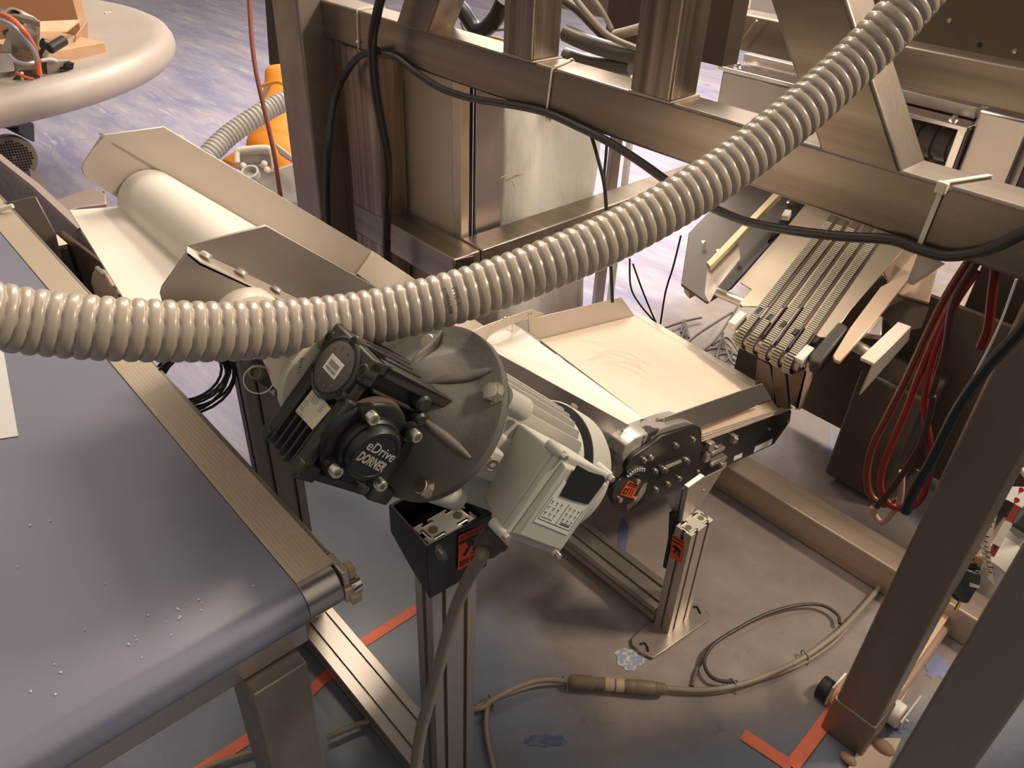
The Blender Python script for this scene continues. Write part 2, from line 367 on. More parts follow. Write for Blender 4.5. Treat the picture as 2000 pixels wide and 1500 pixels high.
bar('beam', (-2.6, 2.26, 1.197), (.6, 2.26, 1.197), .09, .10, EZ, steelx, fr)
bar('leg', (-.190, FY+.045, 0.03), (-.190, FY+.045, ZB0), .092, .09, EY, steelp, fr)
MB().aabb(-.240, -.140, FY-.004, FY+.094, .0, .115).build('foot_sleeve', steelp, fr, bevel=.005)
bar('beam', (-1.6, 1.792, .05), (.35, 1.792, .05), .10, .10, EZ, beamf, fr)
bar('leg', (.30, 1.792, .1), (.30, 1.792, 1.9), .1, .1, EY, steelz, fr)
bar('leg', (-2.03, FY+.05, 0), (-2.03, FY+.05, ZB0), .165, .10, EY, steelz, fr)
bar('leg', (-2.16, FY+.075, 0), (-2.16, FY+.075, ZB0), .092, .09, EY, steelz, fr)
MB().aabb(-2.36, -2.205, 1.185, 1.30, 0, 1.9).build('column', steeld, fr, bevel=.008)
bar('lower_beam', (-2.11, FY+.045, .612), (-1.584, FY+.045, .612), .10, .10, EZ, steelx, fr)
bar('lower_beam', (-1.634, FY+.10, .612), (-1.634, 2.50, .612), .10, .10, EZ, steelx, fr)
MB().prism([(-1.583, 1.262, .565), (-1.583, 1.33, .565), (-1.583, 1.325, .655), (-1.583, 1.262, .66)], (.003, 0, 0)).build('corner_weld', chrome, fr)
mb = MB(); mb.aabb(-.235, -.16, 1.352, 1.362, .03, .62); mb.build('backing_plate', steeld, fr, bevel=.003)

# casters under the big leg
ct = thing('caster', (-.14, 1.36, 0), 'small caster with pale wheel under the foot of the leaning right frame leg', 'caster')
MB().cyl((-.150, 1.40, .030), (-.122, 1.40, .030), .030, seg=28).build('wheel', white, ct, bevel=.003)
MB().prism([(-.155, 1.37, .03), (-.155, 1.43, .03), (-.155, 1.44, .085), (-.155, 1.34, .085)], (.004, 0, 0)).prism([(-.117, 1.37, .03), (-.117, 1.43, .03), (-.117, 1.44, .085), (-.117, 1.34, .085)], (.004, 0, 0)).build('fork', alul, ct)
MB().cyl((-.160, 1.40, .030), (-.108, 1.40, .030), .006, seg=12).build('axle', bolt, ct)
ct = thing('caster', (-.30, 1.33, 0), 'small dark-wheeled caster peeking out left of the big frame leg foot', 'caster')
p = Zp(1612, 1345, .02)
MB().cyl(p-A(.014, 0, 0), p+A(.014, 0, 0), .028, seg=28).build('wheel', black, ct, bevel=.003)
MB().prism([p+A(.018, -.03, -.012), p+A(.018, .03, 0), p+A(.018, .03, .055), p+A(.018, -.03, .055)], (.004, 0, 0)).build('fork', creamp, ct)

# foreground post at lower right
ps = thing('steel_post', (-.02, 1.05, 0), 'plain out-of-focus square steel post cutting off the bottom right corner of the photo', 'post')
bar('tube', (-.0195, 1.05, .004), (-.0195, 1.05, 1.12), .095, .10, EY, mat('plain_post_steel', (.34, .30, .25), .5, .9, ((40, 40, 2), .05, .001)), ps)
MB().aabb(-.075, .036, .99, 1.11, 0, .008).build('base_plate', steeld, ps, bevel=.002)

# pale cabinet and shiny film behind the lower beam
cb = thing('pale_cabinet', (-1.9, 1.5, 0), 'pale steel cabinet with flat front panel standing behind the lower frame beam', 'cabinet')
MB().aabb(-2.15, -1.735, 1.372, 1.392, .20, 1.14).build('front_panel', panel, cb, bevel=.004)
MB().aabb(-1.731, -1.692, 1.368, 1.40, .18, 1.14).build('corner_trim', mat('bright_trim', (.70, .58, .46), .3, .6), cb, bevel=.003)
MB().aabb(-1.715, -1.700, 1.43, 1.535, .18, 1.14).build('side_channel', mat('channel_steel', (.50, .44, .44), .35, .9), cb, bevel=.003)
MB().aabb(-2.15, -1.80, 1.392, 1.50, .2, 1.12).build('body', bpanel, cb)
mb = MB()
pp = []
for i in range(25):
    t = i/24; y = 1.545+t*.50; x = -1.735+.028*math.sin(t*math.pi*3)+.02*math.sin(t*math.pi*1.2)
    pp.append((x, y))
nz = 12; vs = []
for k in range(nz+1):
    z = .02+1.10*k/nz
    for i, (x, y) in enumerate(pp): vs.append((x+.012*math.sin(k*.8+i*.35)+(.05*max(0, (i-20)/4)*-1), y, z))
fs = [(k*25+i, k*25+i+1, (k+1)*25+i+1, (k+1)*25+i) for k in range(nz) for i in range(24)]
o = mb.add(vs, fs).build('wrapping_film', clear, None, origin=(-1.73, 1.8, 0), angle=180)
md = o.modifiers.new('t', 'SOLIDIFY'); md.thickness = .003; md.offset = 0
tag(o, 'shiny whitish plastic film sheet with scribble marks hanging behind the lower frame', 'plastic sheet')
mb = MB(); mb.tube([Xp(972, 345, -1.70)+A(.012, 0, 0), Xp(985, 340, -1.7)+A(.012, 0, 0)], .0014, 6); mb.tube([Xp(1000, 340, -1.7)+A(.012, 0, 0), Xp(1022, 336, -1.7)+A(.012, 0, 0)], .0014, 6)
mb.tube([Xp(995, 352, -1.7)+A(.012, 0, 0), Xp(1000, 362, -1.7)+A(.012, 0, 0)], .0014, 6); mb.tube([Xp(1028, 350, -1.7)+A(.012, 0, 0), Xp(1034, 364, -1.7)+A(.012, 0, 0)], .0014, 6)
mb.build('scribble_mark', card, o)
MB().aabb(-1.80, -1.712, 1.402, 1.428, .18, 1.13).build('gap_shade_fill', dark, cb)  # dark block filling the slot, in place of the shade inside it
# white post & steel post behind film
for px, wd, nm, mm, lb in ((1222, .02, 'white_strip', white, 'narrow white upright strip standing beyond the shiny plastic film'), (1196, .05, 'steel_strip', steeld, 'narrow brown steel upright between plastic film and white strip')):
    q = Xp(px, 340, -1.80)
    tag(MB().aabb(q[0]-.01, q[0]+.01, q[1]-wd/2, q[1]+wd/2, 0, 1.12).build(nm, mm, None, bevel=.002, origin=(q[0], q[1], 0)), lb, 'strip')

# ================================================================== large machine panel at the back right
pn = thing('machine_housing', (-.2, 2.5, 0), 'large flat brown steel machine side with rivets behind the upper right beams', 'machine housing')
MB().aabb(-1.22, .9, 2.62, 2.66, 1.12, 2.1).build('upper_panel', bpanel, pn, bevel=.004)
MB().aabb(-.59, .9, 2.42, 2.46, .02, 1.12).build('side_panel', bpanel, pn, bevel=.004)
for q in ((1855, 40), (1913, 87), (1982, 100), (1948, 307), (1948, 341)): c = Yp(*q, 2.62 if q[1] < 200 else 2.42); MB().lathe(c, (0, -1, 0), [(.007, 0), (.006, .003), (.0001, .004)], 14).build('rivet', bolt if q[1] != 87 else dark, pn)

# cable ties round the main beam
def beam_tie(px, py, label, tilt=0.0, tail=None, width=.0045):
    q = Yp(px, py, FY)[0]; y0, y1, z0, z1 = FY-.004, FY+.094, ZB0-.004, ZB1+.004
    t = thing('cable_tie', (q, FY, ZB1), label, 'cable tie', 'pale cable ties round the main beam')
    path = [(q, y0, z1-.006), (q+.001, y0+.006, z1), (q+tilt, y1-.006, z1), (q+tilt, y1, z1-.006), (q+tilt*.5, y1, z0+.006), (q+tilt*.3, y1-.006, z0), (q+tilt*.1-.006, y0+.006, z0), (q-.006+tilt*.1, y0, z0+.006)]
    mb = MB()
    for i in range(len(path)):
        a, b = A(*path[i]), A(*path[(i+1) % len(path)]); d = unit(b-a); s = unit(np.cross(d, A(0, .6, .8))) if abs(d[0]) < .95 else EY
        s = EX; n = unit(np.cross(d, s)); mb.box((a+b)/2, (b-a)*.52, s*width/2, n*.0009)
    mb.build('strap', tie, t, bevel=.0004)
    return t, q
t, q = beam_tie(702, 60, 'thin pale cable tie near the left end of the main beam', -.01, width=.0035)
MB().ball((q-.004, FY-.006, 1.165), .0055, 10).build('head', tie, t)
t, q = beam_tie(1077, 190, 'thin pale cable tie between the left and middle uprights of the main beam', -.03)
MB().ball((q-.004, FY-.002, ZB0-.006), .0075, 10).build('head', tie, t)
t, q = beam_tie(1845, 360, 'wide pale cable tie on the right half of the main beam', .03, width=.008)
MB().box((q, FY-.006, ZB1-.004), (.008, 0, 0), (0, .006, 0), (0, 0, .009)).build('head', tie, t, bevel=.002)
# ================================================================== big corrugated hose across the photo
def cam_path(L): return [Dp(x, y, d) for x, y, d in L]
hp = cam_path([(-520, 520, .60), (-330, 560, .635), (-170, 588, .67), (-60, 607, .70), (60, 628, .735), (250, 644, .775), (480, 646, .838), (700, 624, .895), (900, 577, .93), (1080, 513, .955), (1240, 440, .98), (1400, 345, .995), (1540, 238, 1.0), (1660, 130, 1.0), (1745, 45, .985), (1820, -45, .97), (1900, -150, .945)])
PITCHH = .0141
def hoserad(t, u):
    s = (t/PITCHH+u/(2*math.pi)) % 1.0
    return .0322-.0036*(abs(2*s-1)**3.4)
H = spline(hp, 60)
# resample evenly
dd = [0]
for i in range(1, len(H)): dd.append(dd[-1]+np.linalg.norm(H[i]-H[i-1]))
nn = int(dd[-1]/(PITCHH/9)); hs = []
for k in range(nn+1):
    s = dd[-1]*k/nn; i = min(max(1, int(np.searchsorted(dd, s))), len(H)-1); f = (s-dd[i-1])/(dd[i]-dd[i-1]); hs.append(H[i-1]*(1-f)+H[i]*f)
hz = thing('corrugated_hose', hs[len(hs)//2], 'thick beige spiral-ribbed hose sweeping across the photo from left edge to top right', 'hose')
MB().tube(hs, hoserad, 48, smooth=False).build('hose_wall', hosem, hz, angle=75)
def hose_text(px, s, off):
    i = min(range(len(hs)), key=lambda k: abs((1000+FPX*np.dot(hs[k]-CP, _r)/np.dot(hs[k]-CP, _f))-px)); p = hs[i]; T = unit(hs[i+1]-hs[i-1])
    V = unit(CP-p); V = unit(V-np.dot(V, T)*T); B = np.cross(T, V)
    for k, chh in enumerate(s):
        a = (k-len(s)/2)*.115+off; d = math.cos(a)*V+math.sin(a)*B*-1; tan = -math.sin(a)*V-math.cos(a)*B
        if chh != ' ': text('printed_letter', chh, .0056, p+d*.0324, -tan*1.0, -T, mat('faded_ink', (.07, .055, .04), .6), hz, .0002)
hose_text(866, 'ROLFREN-T', .0); hose_text(884, '1 ESSE', .1)

# ================================================================== cables hung on the frame
def cable(name, path, r, m, label, cat='cable', group=None, seg=12, res=8):
    p = A(*path[0]); o = MB().tube(path, r, seg, res).build(name, m, None, origin=tuple(p), angle=80); return tag(o, label, cat, group)
cable('thick_cable', [Yp(x, y, 1.20) for x, y in ((775, -220), (752, -40), (738, 20), (728, 70), (728, 110), (733, 170), (745, 240), (756, 300), (758, 360), (756, 420), (755, 480), (758, 560))], .0125, black, 'thick black cable hanging down in front of the left end of the main beam')
cable('thin_cable', [Yp(x, y, 1.235-min(.10, max(0, (y-140)*.0007))) for x, y in ((738, 98), (700, 112), (672, 150), (655, 190), (646, 240), (641, 300), (639, 360), (640, 420), (645, 500))], .0095, black, 'thinner black cable curving down over the brown left column')
cable('long_cable', [Yp(x, y, 1.25) for x, y in ((740, 106), (772, 112), (810, 140), (860, 172), (920, 192), (980, 202), (1060, 218), (1130, 248), (1190, 278), (1250, 316), (1320, 365), (1400, 410), (1470, 436), (1560, 452), (1650, 462), (1740, 468), (1790, 485), (1850, 500), (1920, 490), (1985, 462), (2060, 420))], .0088, mat('dark_cable', (.05, .042, .036), .3), 'long dark cable slung under the main beam and held by the pale ties')
cable('black_power_cable', [Yp(x, y, 1.18) for x, y in ((2060, 560), (1985, 655), (1930, 715), (1870, 800), (1820, 900), (1790, 950), (1768, 1000))], .0085, black, 'black cord running down beside the big leaning right frame leg')
cable('slim_cable', [Yp(x, y, 1.30) for x, y in ((1152, 255), (1168, 310), (1180, 360), (1185, 420), (1188, 450), (1193, 520), (1196, 590))], .0042, blackm, 'thin dark cord dropping from the main beam past the lower beam corner')
cable('slim_cable', [Yp(x, y, 1.55) for x, y in ((1186, 270), (1183, 310), (1180, 345), (1182, 380))], .004, blackm, 'short thin dark cord crossing the steel strip under the main beam')
for i, (pp_, lb) in enumerate((
    (((1230, 505), (1232, 560), (1250, 595), (1282, 632)), 'leftmost of the thin black wires dropping behind the cream tray'),
    (((1236, 515), (1252, 560), (1268, 600), (1282, 632)), 'thin black wire slanting between its two neighbours behind the cream tray'),
    (((1330, 460), (1315, 520), (1300, 570), (1290, 632)), 'rightmost of the thin black wires dropping behind the cream tray'))):
    cable('thin_wire', [Yp(x, y, 1.98) for x, y in pp_], .0032, black, lb, 'wire', 'thin wires behind the tray')
cable('grey_rod', [Yp(x, y, 2.18) for x, y in ((1418, 122), (1450, 78), (1478, 40))], .004, steeld, 'thin grey rod slanting from the steel box up to the rear beam', 'rod')
# bundle behind the uprights
bund = [(((860, -30), (905, 22), (935, 60), (965, 40), (985, 0)), .022, 'dark', 'black elbow hose behind the left of the two uprights'),
        (((1105, 65), (1160, 88), (1225, 105), (1290, 112)), .020, 'grey', 'thick grey hose lying between the two uprights, upper one of the pair'),
        (((1105, 108), (1150, 122), (1200, 128), (1235, 130)), .019, 'grey', 'thick grey hose end lying lowest between the two uprights'),
        (((1100, 0), (1130, 20), (1165, 55), (1200, 85), (1245, 112)), .012, 'grey2', 'dark grey cable slanting down between the two uprights'),
        (((1110, -20), (1150, 30), (1190, 70), (1245, 95)), .007, 'lg', 'light grey thin cable slanting above the dark grey cable'),
        (((1145, -20), (1175, 20), (1195, 58)), .006, 'lg', 'short light grey wire looping high between the two uprights'),
        (((1200, 68), (1225, 62), (1260, 52)), .011, 'lgt', 'pale pipe stub leading to the middle upright'),
        (((930, 66), (960, 72), (990, 80)), .004, 'yel', 'thin yellow wire on the beam behind the left upright'),
        (((900, 45), (915, 62), (985, 58)), .003, 'lg', 'thin pale wire beside the yellow wire behind the left upright')]
cm = {'dark': black, 'grey': mat('hose_grey_dark', (.13, .11, .09), .35), 'grey2': mat('cable_grey_dark', (.10, .085, .07), .35), 'lg': mat('cable_light', (.33, .29, .25), .4), 'lgt': plasticgrey, 'yel': mat('yellow_wire', (.55, .33, .05), .5)}
for i, (pp_, r, m, lb) in enumerate(bund): cable('hose' if r > .015 else 'wire', [Yp(x, y, 1.46+.02*(i % 4)) for x, y in pp_], r, cm[m], lb, 'hose' if r > .015 else 'wire')
tag(MB().prism([Yp(1385, -10, 1.9), Yp(1446, 3, 1.9), Yp(1444, 22, 1.9), Yp(1385, 14, 1.9)], (0, .05, 0)).build('pale_bar', creamp, None, origin=tuple(Yp(1415, 8, 1.9)), bevel=.003), 'pale horizontal bar end at the top edge right of the middle upright', 'bar')
tag(MB().aabb(-1.42, -1.06, 1.62, 1.68, 1.24, 1.50).build('dark_machine_plate', bpanel, None, origin=(-1.2, 1.65, 1.24)), 'brown steel plate glimpsed behind the hoses between the two uprights', 'plate')
# hanging hose loops on the right
cable('red_hose', [Yp(x, y, 1.29) for x, y in ((1925, 490), (1880, 555), (1835, 640), (1800, 720), (1770, 800), (1740, 870), (1722, 920), (1722, 960), (1745, 990), (1790, 985), (1815, 930), (1815, 860), (1806, 790), (1822, 700), (1862, 600), (1908, 530))], .0062, red, 'dark red hose hanging in one long loop beside the right leg', 'hose')
cable('black_looped_cable', [Yp(x, y, 1.28) for x, y in ((1908, 510), (1862, 590), (1846, 680), (1820, 770), (1800, 790), (1770, 850), (1706, 860), (1693, 920), (1700, 975), (1712, 1000))][:4]+[Yp(x, y, 1.28) for x, y in ((1822, 780), (1805, 850), (1780, 900), (1745, 950), (1712, 990))], .0058, mat('brown_black_cable', (.06, .022, .015), .35), 'dark cable hanging crosswise over the red hose loop', 'cable')
cable('red_hose', [Yp(x, y, 1.305) for x, y in ((1895, 505), (1850, 575), (1812, 650), (1775, 730), (1735, 810), (1705, 870), (1693, 925), (1700, 965), (1725, 985), (1760, 975))], .0068, mat('dark_red_hose', (.16, .035, .02), .3), 'brownish red hose forming the outermost left curve of the hanging loops', 'hose')
cable('red_hose', [Yp(x, y, 1.32) for x, y in ((1945, 520), (1937, 580), (1930, 640), (1915, 680))], .0075, mat('deep_red_hose', (.16, .008, .006), .35), 'short straight deep red hose hanging right of the red loops', 'hose')
cable('pale_hose_end', [Yp(x, y, 1.295) for x, y in ((1762, 920), (1758, 975), (1740, 1005), (1722, 1020), (1708, 1005), (1705, 990))], .0058, mat('dusty_hose', (.50, .30, .24), .5), 'dusty pinkish hose curl at the bottom of the red loops', 'hose')
cable('thin_string', [Yp(x, y, 1.2) for x, y in ((1985, 545), (1950, 640), (1905, 730), (1880, 775))], .0018, paper, 'thin pale string running down to the black cord by the right leg', 'string')

# ================================================================== floor cables
fl = lambda L, z=.014: [Zp(x, y, z) for x, y in L]
cable('floor_cable', fl(((640, 1440), (720, 1408), (800, 1396), (930, 1385), (960, 1368), (1010, 1342), (1060, 1328), (1110, 1330)), .02), .0062, cablem, 'beige cable lying on the floor left of the plug connector')
cable('floor_cable', fl(((930, 1380), (985, 1358), (1050, 1338), (1115, 1334)), .012), .0045, cablem, 'second thinner beige cable tied below the one left of the connector')
cable('floor_cable', fl(((1300, 1345), (1380, 1348), (1450, 1336), (1520, 1310), (1580, 1278), (1640, 1232), (1690, 1180), (1740, 1120)), .016), .0068, cablem, 'beige cable on the floor running from the connector up to the right leg')
cable('floor_cable', fl(((1310, 1352), (1400, 1352), (1480, 1330), (1560, 1300), (1625, 1258), (1665, 1215)), .008), .0045, cablem, 'thin beige cable tied along the cable right of the connector')
cable('cable_loop', fl(((1440, 1332), (1400, 1328), (1380, 1310), (1377, 1285), (1395, 1258), (1440, 1228), (1500, 1198), (1560, 1182), (1605, 1182), (1635, 1200), (1640, 1218)), .02), .0045, mat('dark_brown_cable', (.06, .045, .035), .4), 'dark cable arcing in a wide loop on the floor near the foot plate')
cable('cable_loop', fl(((1352, 1340), (1360, 1310), (1378, 1282)), .006), .004, mat('dull_brown_cable', (.14, .11, .09), .5), 'short dark cable piece inside the left end of the wide floor loop')  # one even dull brown, darker than the beige cables
cable('floor_cable', fl(((960, 1368), (951, 1385), (950, 1430), (960, 1480), (972, 1530)), .012), .006, cablem, 'beige cable branching down to the bottom edge of the photo')
cable('floor_cable', fl(((330, 1530), (430, 1488), (540, 1455)), .012), .0055, cablem, 'beige cable on the floor at the bottom left behind the conveyor leg')
cn = thing('cable_connector', Zp(1210, 1336), 'ribbed brown inline plug connector with pale bands on the floor cable', 'connector')
a0, a1 = Zp(1110, 1330, .022), Zp(1302, 1346, .022); d = unit(a1-a0); Ln = np.linalg.norm(a1-a0)
cbm = mat('connector_brown', (.20, .145, .10), .5)
MB().lathe(a0, d, [(.008, 0), (.013, .004), (.0165, .012), (.0165, Ln*.24), (.014, Ln*.25), (.0145, Ln*.37)], 28).build('cap_nut', cbm, cn)
MB().lathe(a0, d, [(.0145, Ln*.37), (.0155, Ln*.375), (.0155, Ln*.46), (.0145, Ln*.465)], 28).lathe(a0, d, [(.0145, Ln*.48), (.0155, Ln*.485), (.0155, Ln*.56), (.0145, Ln*.565)], 28).build('pale_band', mat('pale_band', (.52, .37, .24), .45), cn)
MB().lathe(a0, d, [(.0135, Ln*.365), (.0135, Ln*.58), (.016, Ln*.60), (.0165, Ln*.66), (.0158, Ln*.67), (.0165, Ln*.68), (.0165, Ln*.86), (.014, Ln*.88), (.0148, Ln*.90), (.013, Ln*.98), (.008, Ln)], 28).build('socket_body', cbm, cn)
def small_tie(px, py, nm, r=.0115):
    c = Zp(px, py, .014); dirv = unit(Zp(px+20, py-8, .014)-c)
    pts = []
    n2 = unit(np.cross(dirv, EZ))
    for i in range(16): t = 2*math.pi*i/16; pts.append(c+n2*r*1.15*math.cos(t)+EZ*r*math.sin(t))
    o = MB().tube(pts, .0018, 6, 1, closed=True, smooth=False).cyl(c+n2*r*1.1, c+n2*r*1.1+A(.004, -.004, -.012), .0016, seg=8).build('small_cable_tie', cablem, None, origin=tuple(c))
    tag(o, nm, 'cable tie', 'small ties on the floor cables')
small_tie(1103, 1332, 'small tie round the floor cable just left of the connector'); small_tie(1432, 1336, 'small tie round the floor cable below the dark loop')
small_tie(1572, 1280, 'small tie round the floor cable between the dark loop and the big leg'); small_tie(960, 1368, 'small tie where the floor cable branches downward beside the front post')

# floor tape and paint marks
TZ_ = [0.0]
def tape(pts, wd, lb):
    TZ_[0] += .0007
    P = [Zp(*q, 0) for q in pts]; mb = MB()
    for i in range(len(P)-1):
        a, b = P[i].copy(), P[i+1].copy(); a[2] = b[2] = .0012+TZ_[0]; d = unit(b-a); s = A(-d[1], d[0], 0); mb.box((a+b)/2, (b-a)/2, s*wd/2, (0, 0, .0006))
    tag(mb.build('floor_tape', tapem, None, origin=tuple(P[0]), smooth=False), lb, 'floor tape')
tape(((330, 1545), (560, 1395), (700, 1262), (815, 1188)), .028, 'long straight orange tape line on the floor behind the blue conveyor leg')
tape(((1450, 1435), (1500, 1468), (1545, 1498)), .030, 'short orange tape strip at bottom right, left arm of the V mark')
tape(((1545, 1498), (1590, 1440), (1640, 1370), (1672, 1330)), .030, 'orange tape strip running under the big leg, right arm of the V mark')
def mark(px, py, rx, ry, m, lb, nm='paint_patch', seed=0):
    rnd = random.Random(seed); P = []
    n = 26; ph = [rnd.uniform(.78, 1.22) for _ in range(n)]
    for i in range(n): t = 2*math.pi*i/n; P.append(Zp(px+rx*ph[i]*math.cos(t), py+ry*ph[i]*math.sin(t), .0006))
    tag(MB().prism(P, (0, 0, .0006)).build(nm, m, None, origin=tuple(A(P[0][0], P[0][1], 0)), smooth=False), lb, 'floor patch')
pb = mat('blue_floor_paint', (.075, .09, .20), .5, 0, None, ((60, 60, 60), (.14, .14, .22), .45, .6))
mark(1068, 1447, 42, 12, pb, 'dark blue paint smear on the floor near the bottom centre', seed=3)
mark(1232, 1287, 32, 20, mat('chipped_paint', (.26, .30, .44), .5, 0, None, ((90, 90, 90), (.62, .55, .42), .5, .55)), 'chipped blue and white patch beside the small foot plate', seed=4)
mark(1830, 1302, 24, 22, mat('faint_blue_paint', (.20, .21, .36), .5), 'blue paint patch on the floor between big leg and foreground post, middle one', seed=5)
mark(1912, 1175, 14, 15, mat('faint_blue_paint', (.20, .21, .36), .5), 'blue paint patch just below the hanging black plug', seed=6)
mark(1748, 1412, 26, 24, pb, 'blue paint patch beside the pale caster wheel', seed=7)
mark(1624, 880, 5, 55, mat('blue_streak', (.22, .25, .34), .5), 'thin vertical blue streak on the floor beyond the floor beam', seed=8)
mark(1217, 1045, 9, 34, mat('blue_streak2', (.12, .13, .22), .5), 'thin blue streak on the floor between the black drive plate and the tie bar', seed=10)
mark(1770, 890, 62, 42, mat('yellow_patch', (.62, .47, .24), .5, 0, None, ((30, 30, 30), (.40, .33, .26), .45, .55)), 'yellowish bare patch on the floor behind the hanging red hoses', seed=9)
# ================================================================== inclined belt conveyor (Z shape)
cv = thing('inclined_conveyor', (-1.0, .85, 0), 'cream-belted inclined conveyor with grey guards descending to a flat tray end', 'conveyor')
XL, XR = -1.30, -.80
n0 = A(0, .66, .75)
def px_poly(pts, X): return [Xp(x, y, X) for x, y in pts]
g = MB().prism(px_poly([(198, 264), (320, 247), (728, 491), (684, 556), (345, 385), (238, 392), (205, 370), (174, 352), (164, 342), (160, 330), (163, 318)], XL), (-.003, 0, 0)).build('side_guard', guardl, cv, bevel=.001)
MB().prism([Xp(192, 262, XL), Xp(200, 266, XL), Xp(206, 266, XL), Xp(196, 258, XL)], (.02, 0, 0)).build('guard_tab', guardl, cv)
MB().prism(px_poly([(218, 280), (222, 279), (327, 341), (325, 345)], XL+.0012), (-.002, 0, 0)).build('fold_line', guard, g)
MB().prism(px_poly([(729, 491), (836, 562), (950, 640), (985, 690), (920, 690), (697, 535)], XL+.005), (-.004, 0, 0)).build('side_strip', creamp, cv, bevel=.001)
# belt: head pulley wrap, incline, knuckle, flat tray
R, cy, cz = .052, .392, 1.137
prof = []
for i in range(15):
    t = math.radians(-130+i*(130+138.6-90+0)/14+0)
for i in range(17):
    t = math.radians(215-(215-48.6)*i/16); prof.append((cy+R*math.cos(t), cz+R*math.sin(t)))
prof += [(.567, 1.045), (.75, .885), (.93, .728), (1.04, .640), (1.10, .605)]
th = .003
def beltmesh(xa, xb, prof):
    mb = MB(); n = len(prof); out = []
    for i, (y, z) in enumerate(prof):
        p0 = prof[max(i-1, 0)]; p1 = prof[min(i+1, n-1)]; d = unit((0, p1[0]-p0[0], p1[1]-p0[1])); nn_ = A(0, -d[2], d[1]); out.append((A(0, y, z), nn_))
    vs = []
    for p, q in out:
        vs += [p+A(xa, 0, 0), p+A(xb, 0, 0), p+A(xb, 0, 0)-q*th, p+A(xa, 0, 0)-q*th]
    fs = []
    for i in range(n-1):
        a = 4*i; b = a+4
        fs += [(a, a+1, b+1, b), (a+3, b+3, b+2, a+2), (a, b, b+3, a+3), (a+1, a+2, b+2, b+1)]
    fs += [(0, 3, 2, 1), (4*n-4, 4*n-3, 4*n-2, 4*n-1)]
    return mb.add(vs, fs)
bl = beltmesh(XL+.004, XR-.012, prof).build('incline_belt', cream, cv, angle=50)
q1, q2, q3, q4 = Xp(1054, 663, -1.27), Xp(1240, 617, -1.27), Xp(1503, 772, -.82), Xp(1273, 828, -.82)
mb = MB(); NU, NV = 14, 10; vs = []
def bil(u, v, dz=0):
    p = (q1*(1-u)+q2*u)*(1-v)+(q4*(1-u)+q3*u)*v; return p+A(0, 0, dz)
for dz in (0, -.004):
    for i in range(NU+1):
        for j in range(NV+1): vs.append(bil(i/NU, j/NV, dz))
K = (NU+1)*(NV+1); fs = []
for i in range(NU):
    for j in range(NV):
        a = i*(NV+1)+j; fs += [(a, a+NV+1, a+NV+2, a+1)[::-1], (a+K, a+1+K, a+NV+2+K, a+NV+1+K)[::-1]]
for i in range(NU):
    a = i*(NV+1); fs.append((a, a+NV+1, a+NV+1+K, a+K)); a += NV; fs.append((a, a+K, a+NV+1+K, a+NV+1))
for j in range(NV):
    fs.append((j, j+K, j+1+K, j+1)); a = NU*(NV+1)+j; fs.append((a, a+1, a+1+K, a+K))
tb = mb.add(vs, fs).build('tray_belt', mat('tray_belt_cream', (.80, .68, .54), .40, 0, ((25, 25, 25), .05, .001), ((4, 4, 4), (.76, .62, .48), .4, .7)), cv, angle=60)
# scuff marks on the tray
mb = MB()
for L in (((1165, 690), (1195, 684), (1225, 690), (1268, 714)), ((1150, 703), (1180, 692), (1215, 698), (1250, 705)), ((1185, 706), (1215, 708), (1245, 718), (1268, 731)), ((1135, 664), (1160, 667), (1180, 673))):
    P = []
    for x, y in L:
        n_ = np.cross(q2-q1, q4-q1); P.append(Pl(x, y, q1, n_)+A(0, 0, .0012))
    mb.tube(P, .0011, 6)
mb.build('scuff_mark', white, tb)
# nose lip of the tray
a, b = Xp(1240, 617, -1.27), Xp(1503, 772, -.82)
MB().prism([a+A(0, 0, .002), a+A(.008, .045, -.012), a+A(.008, .048, -.04), a+A(0, .01, -.04)], b-a).build('nose_bar', creamp, cv, bevel=.006)
# wedge between incline and tray
i0, i1 = Xp(1003, 632, -1.29), Xp(1273, 828, -.82)
j0, j1 = A(XL+.004, 1.098, .607), A(XR-.012, 1.098, .607)
MB().add([j0, j1, i1, i0, j0-A(0, 0, .004), j1-A(0, 0, .004), i1-A(0, 0, .03), i0-A(0, 0, .03)], [(0, 1, 2, 3), (7, 6, 5, 4), (0, 4, 5, 1), (1, 5, 6, 2), (2, 6, 7, 3), (3, 7, 4, 0)]).build('knuckle_ramp', cream, cv)
MB().prism([Xp(1002, 632, -1.262), Xp(1056, 664, -1.262), Xp(1045, 700, -1.262), Xp(998, 684, -1.262)], (-.004, 0, 0)).build('end_fin', creamp, cv)
# far tray guard and its bracket
MB().prism(px_poly([(1032, 624), (1214, 581), (1240, 617), (1054, 664), (1034, 650)], -1.272), (-.003, 0, 0)).build('tray_guard', guardl, cv, bevel=.001)
bk = MB().prism(px_poly([(905, 655), (958, 632), (1040, 604), (1064, 613), (1004, 632), (972, 645), (955, 658), (948, 672), (930, 668)], -1.262), (-.003, 0, 0)).build('guard_bracket', guardl, cv, bevel=.001)
for q in ((1035, 613), (986, 623)): c = Xp(*q, -1.262); MB().lathe(c, EX, [(.0065, 0), (.006, .003), (.003, .0035), (.0001, .002)], 16).build('screw', bolt, bk)
MB().prism(px_poly([(952, 660), (972, 646), (1002, 636), (999, 684), (985, 680)], -1.29), (-.003, 0, 0)).build('recess_plate', panel, cv)
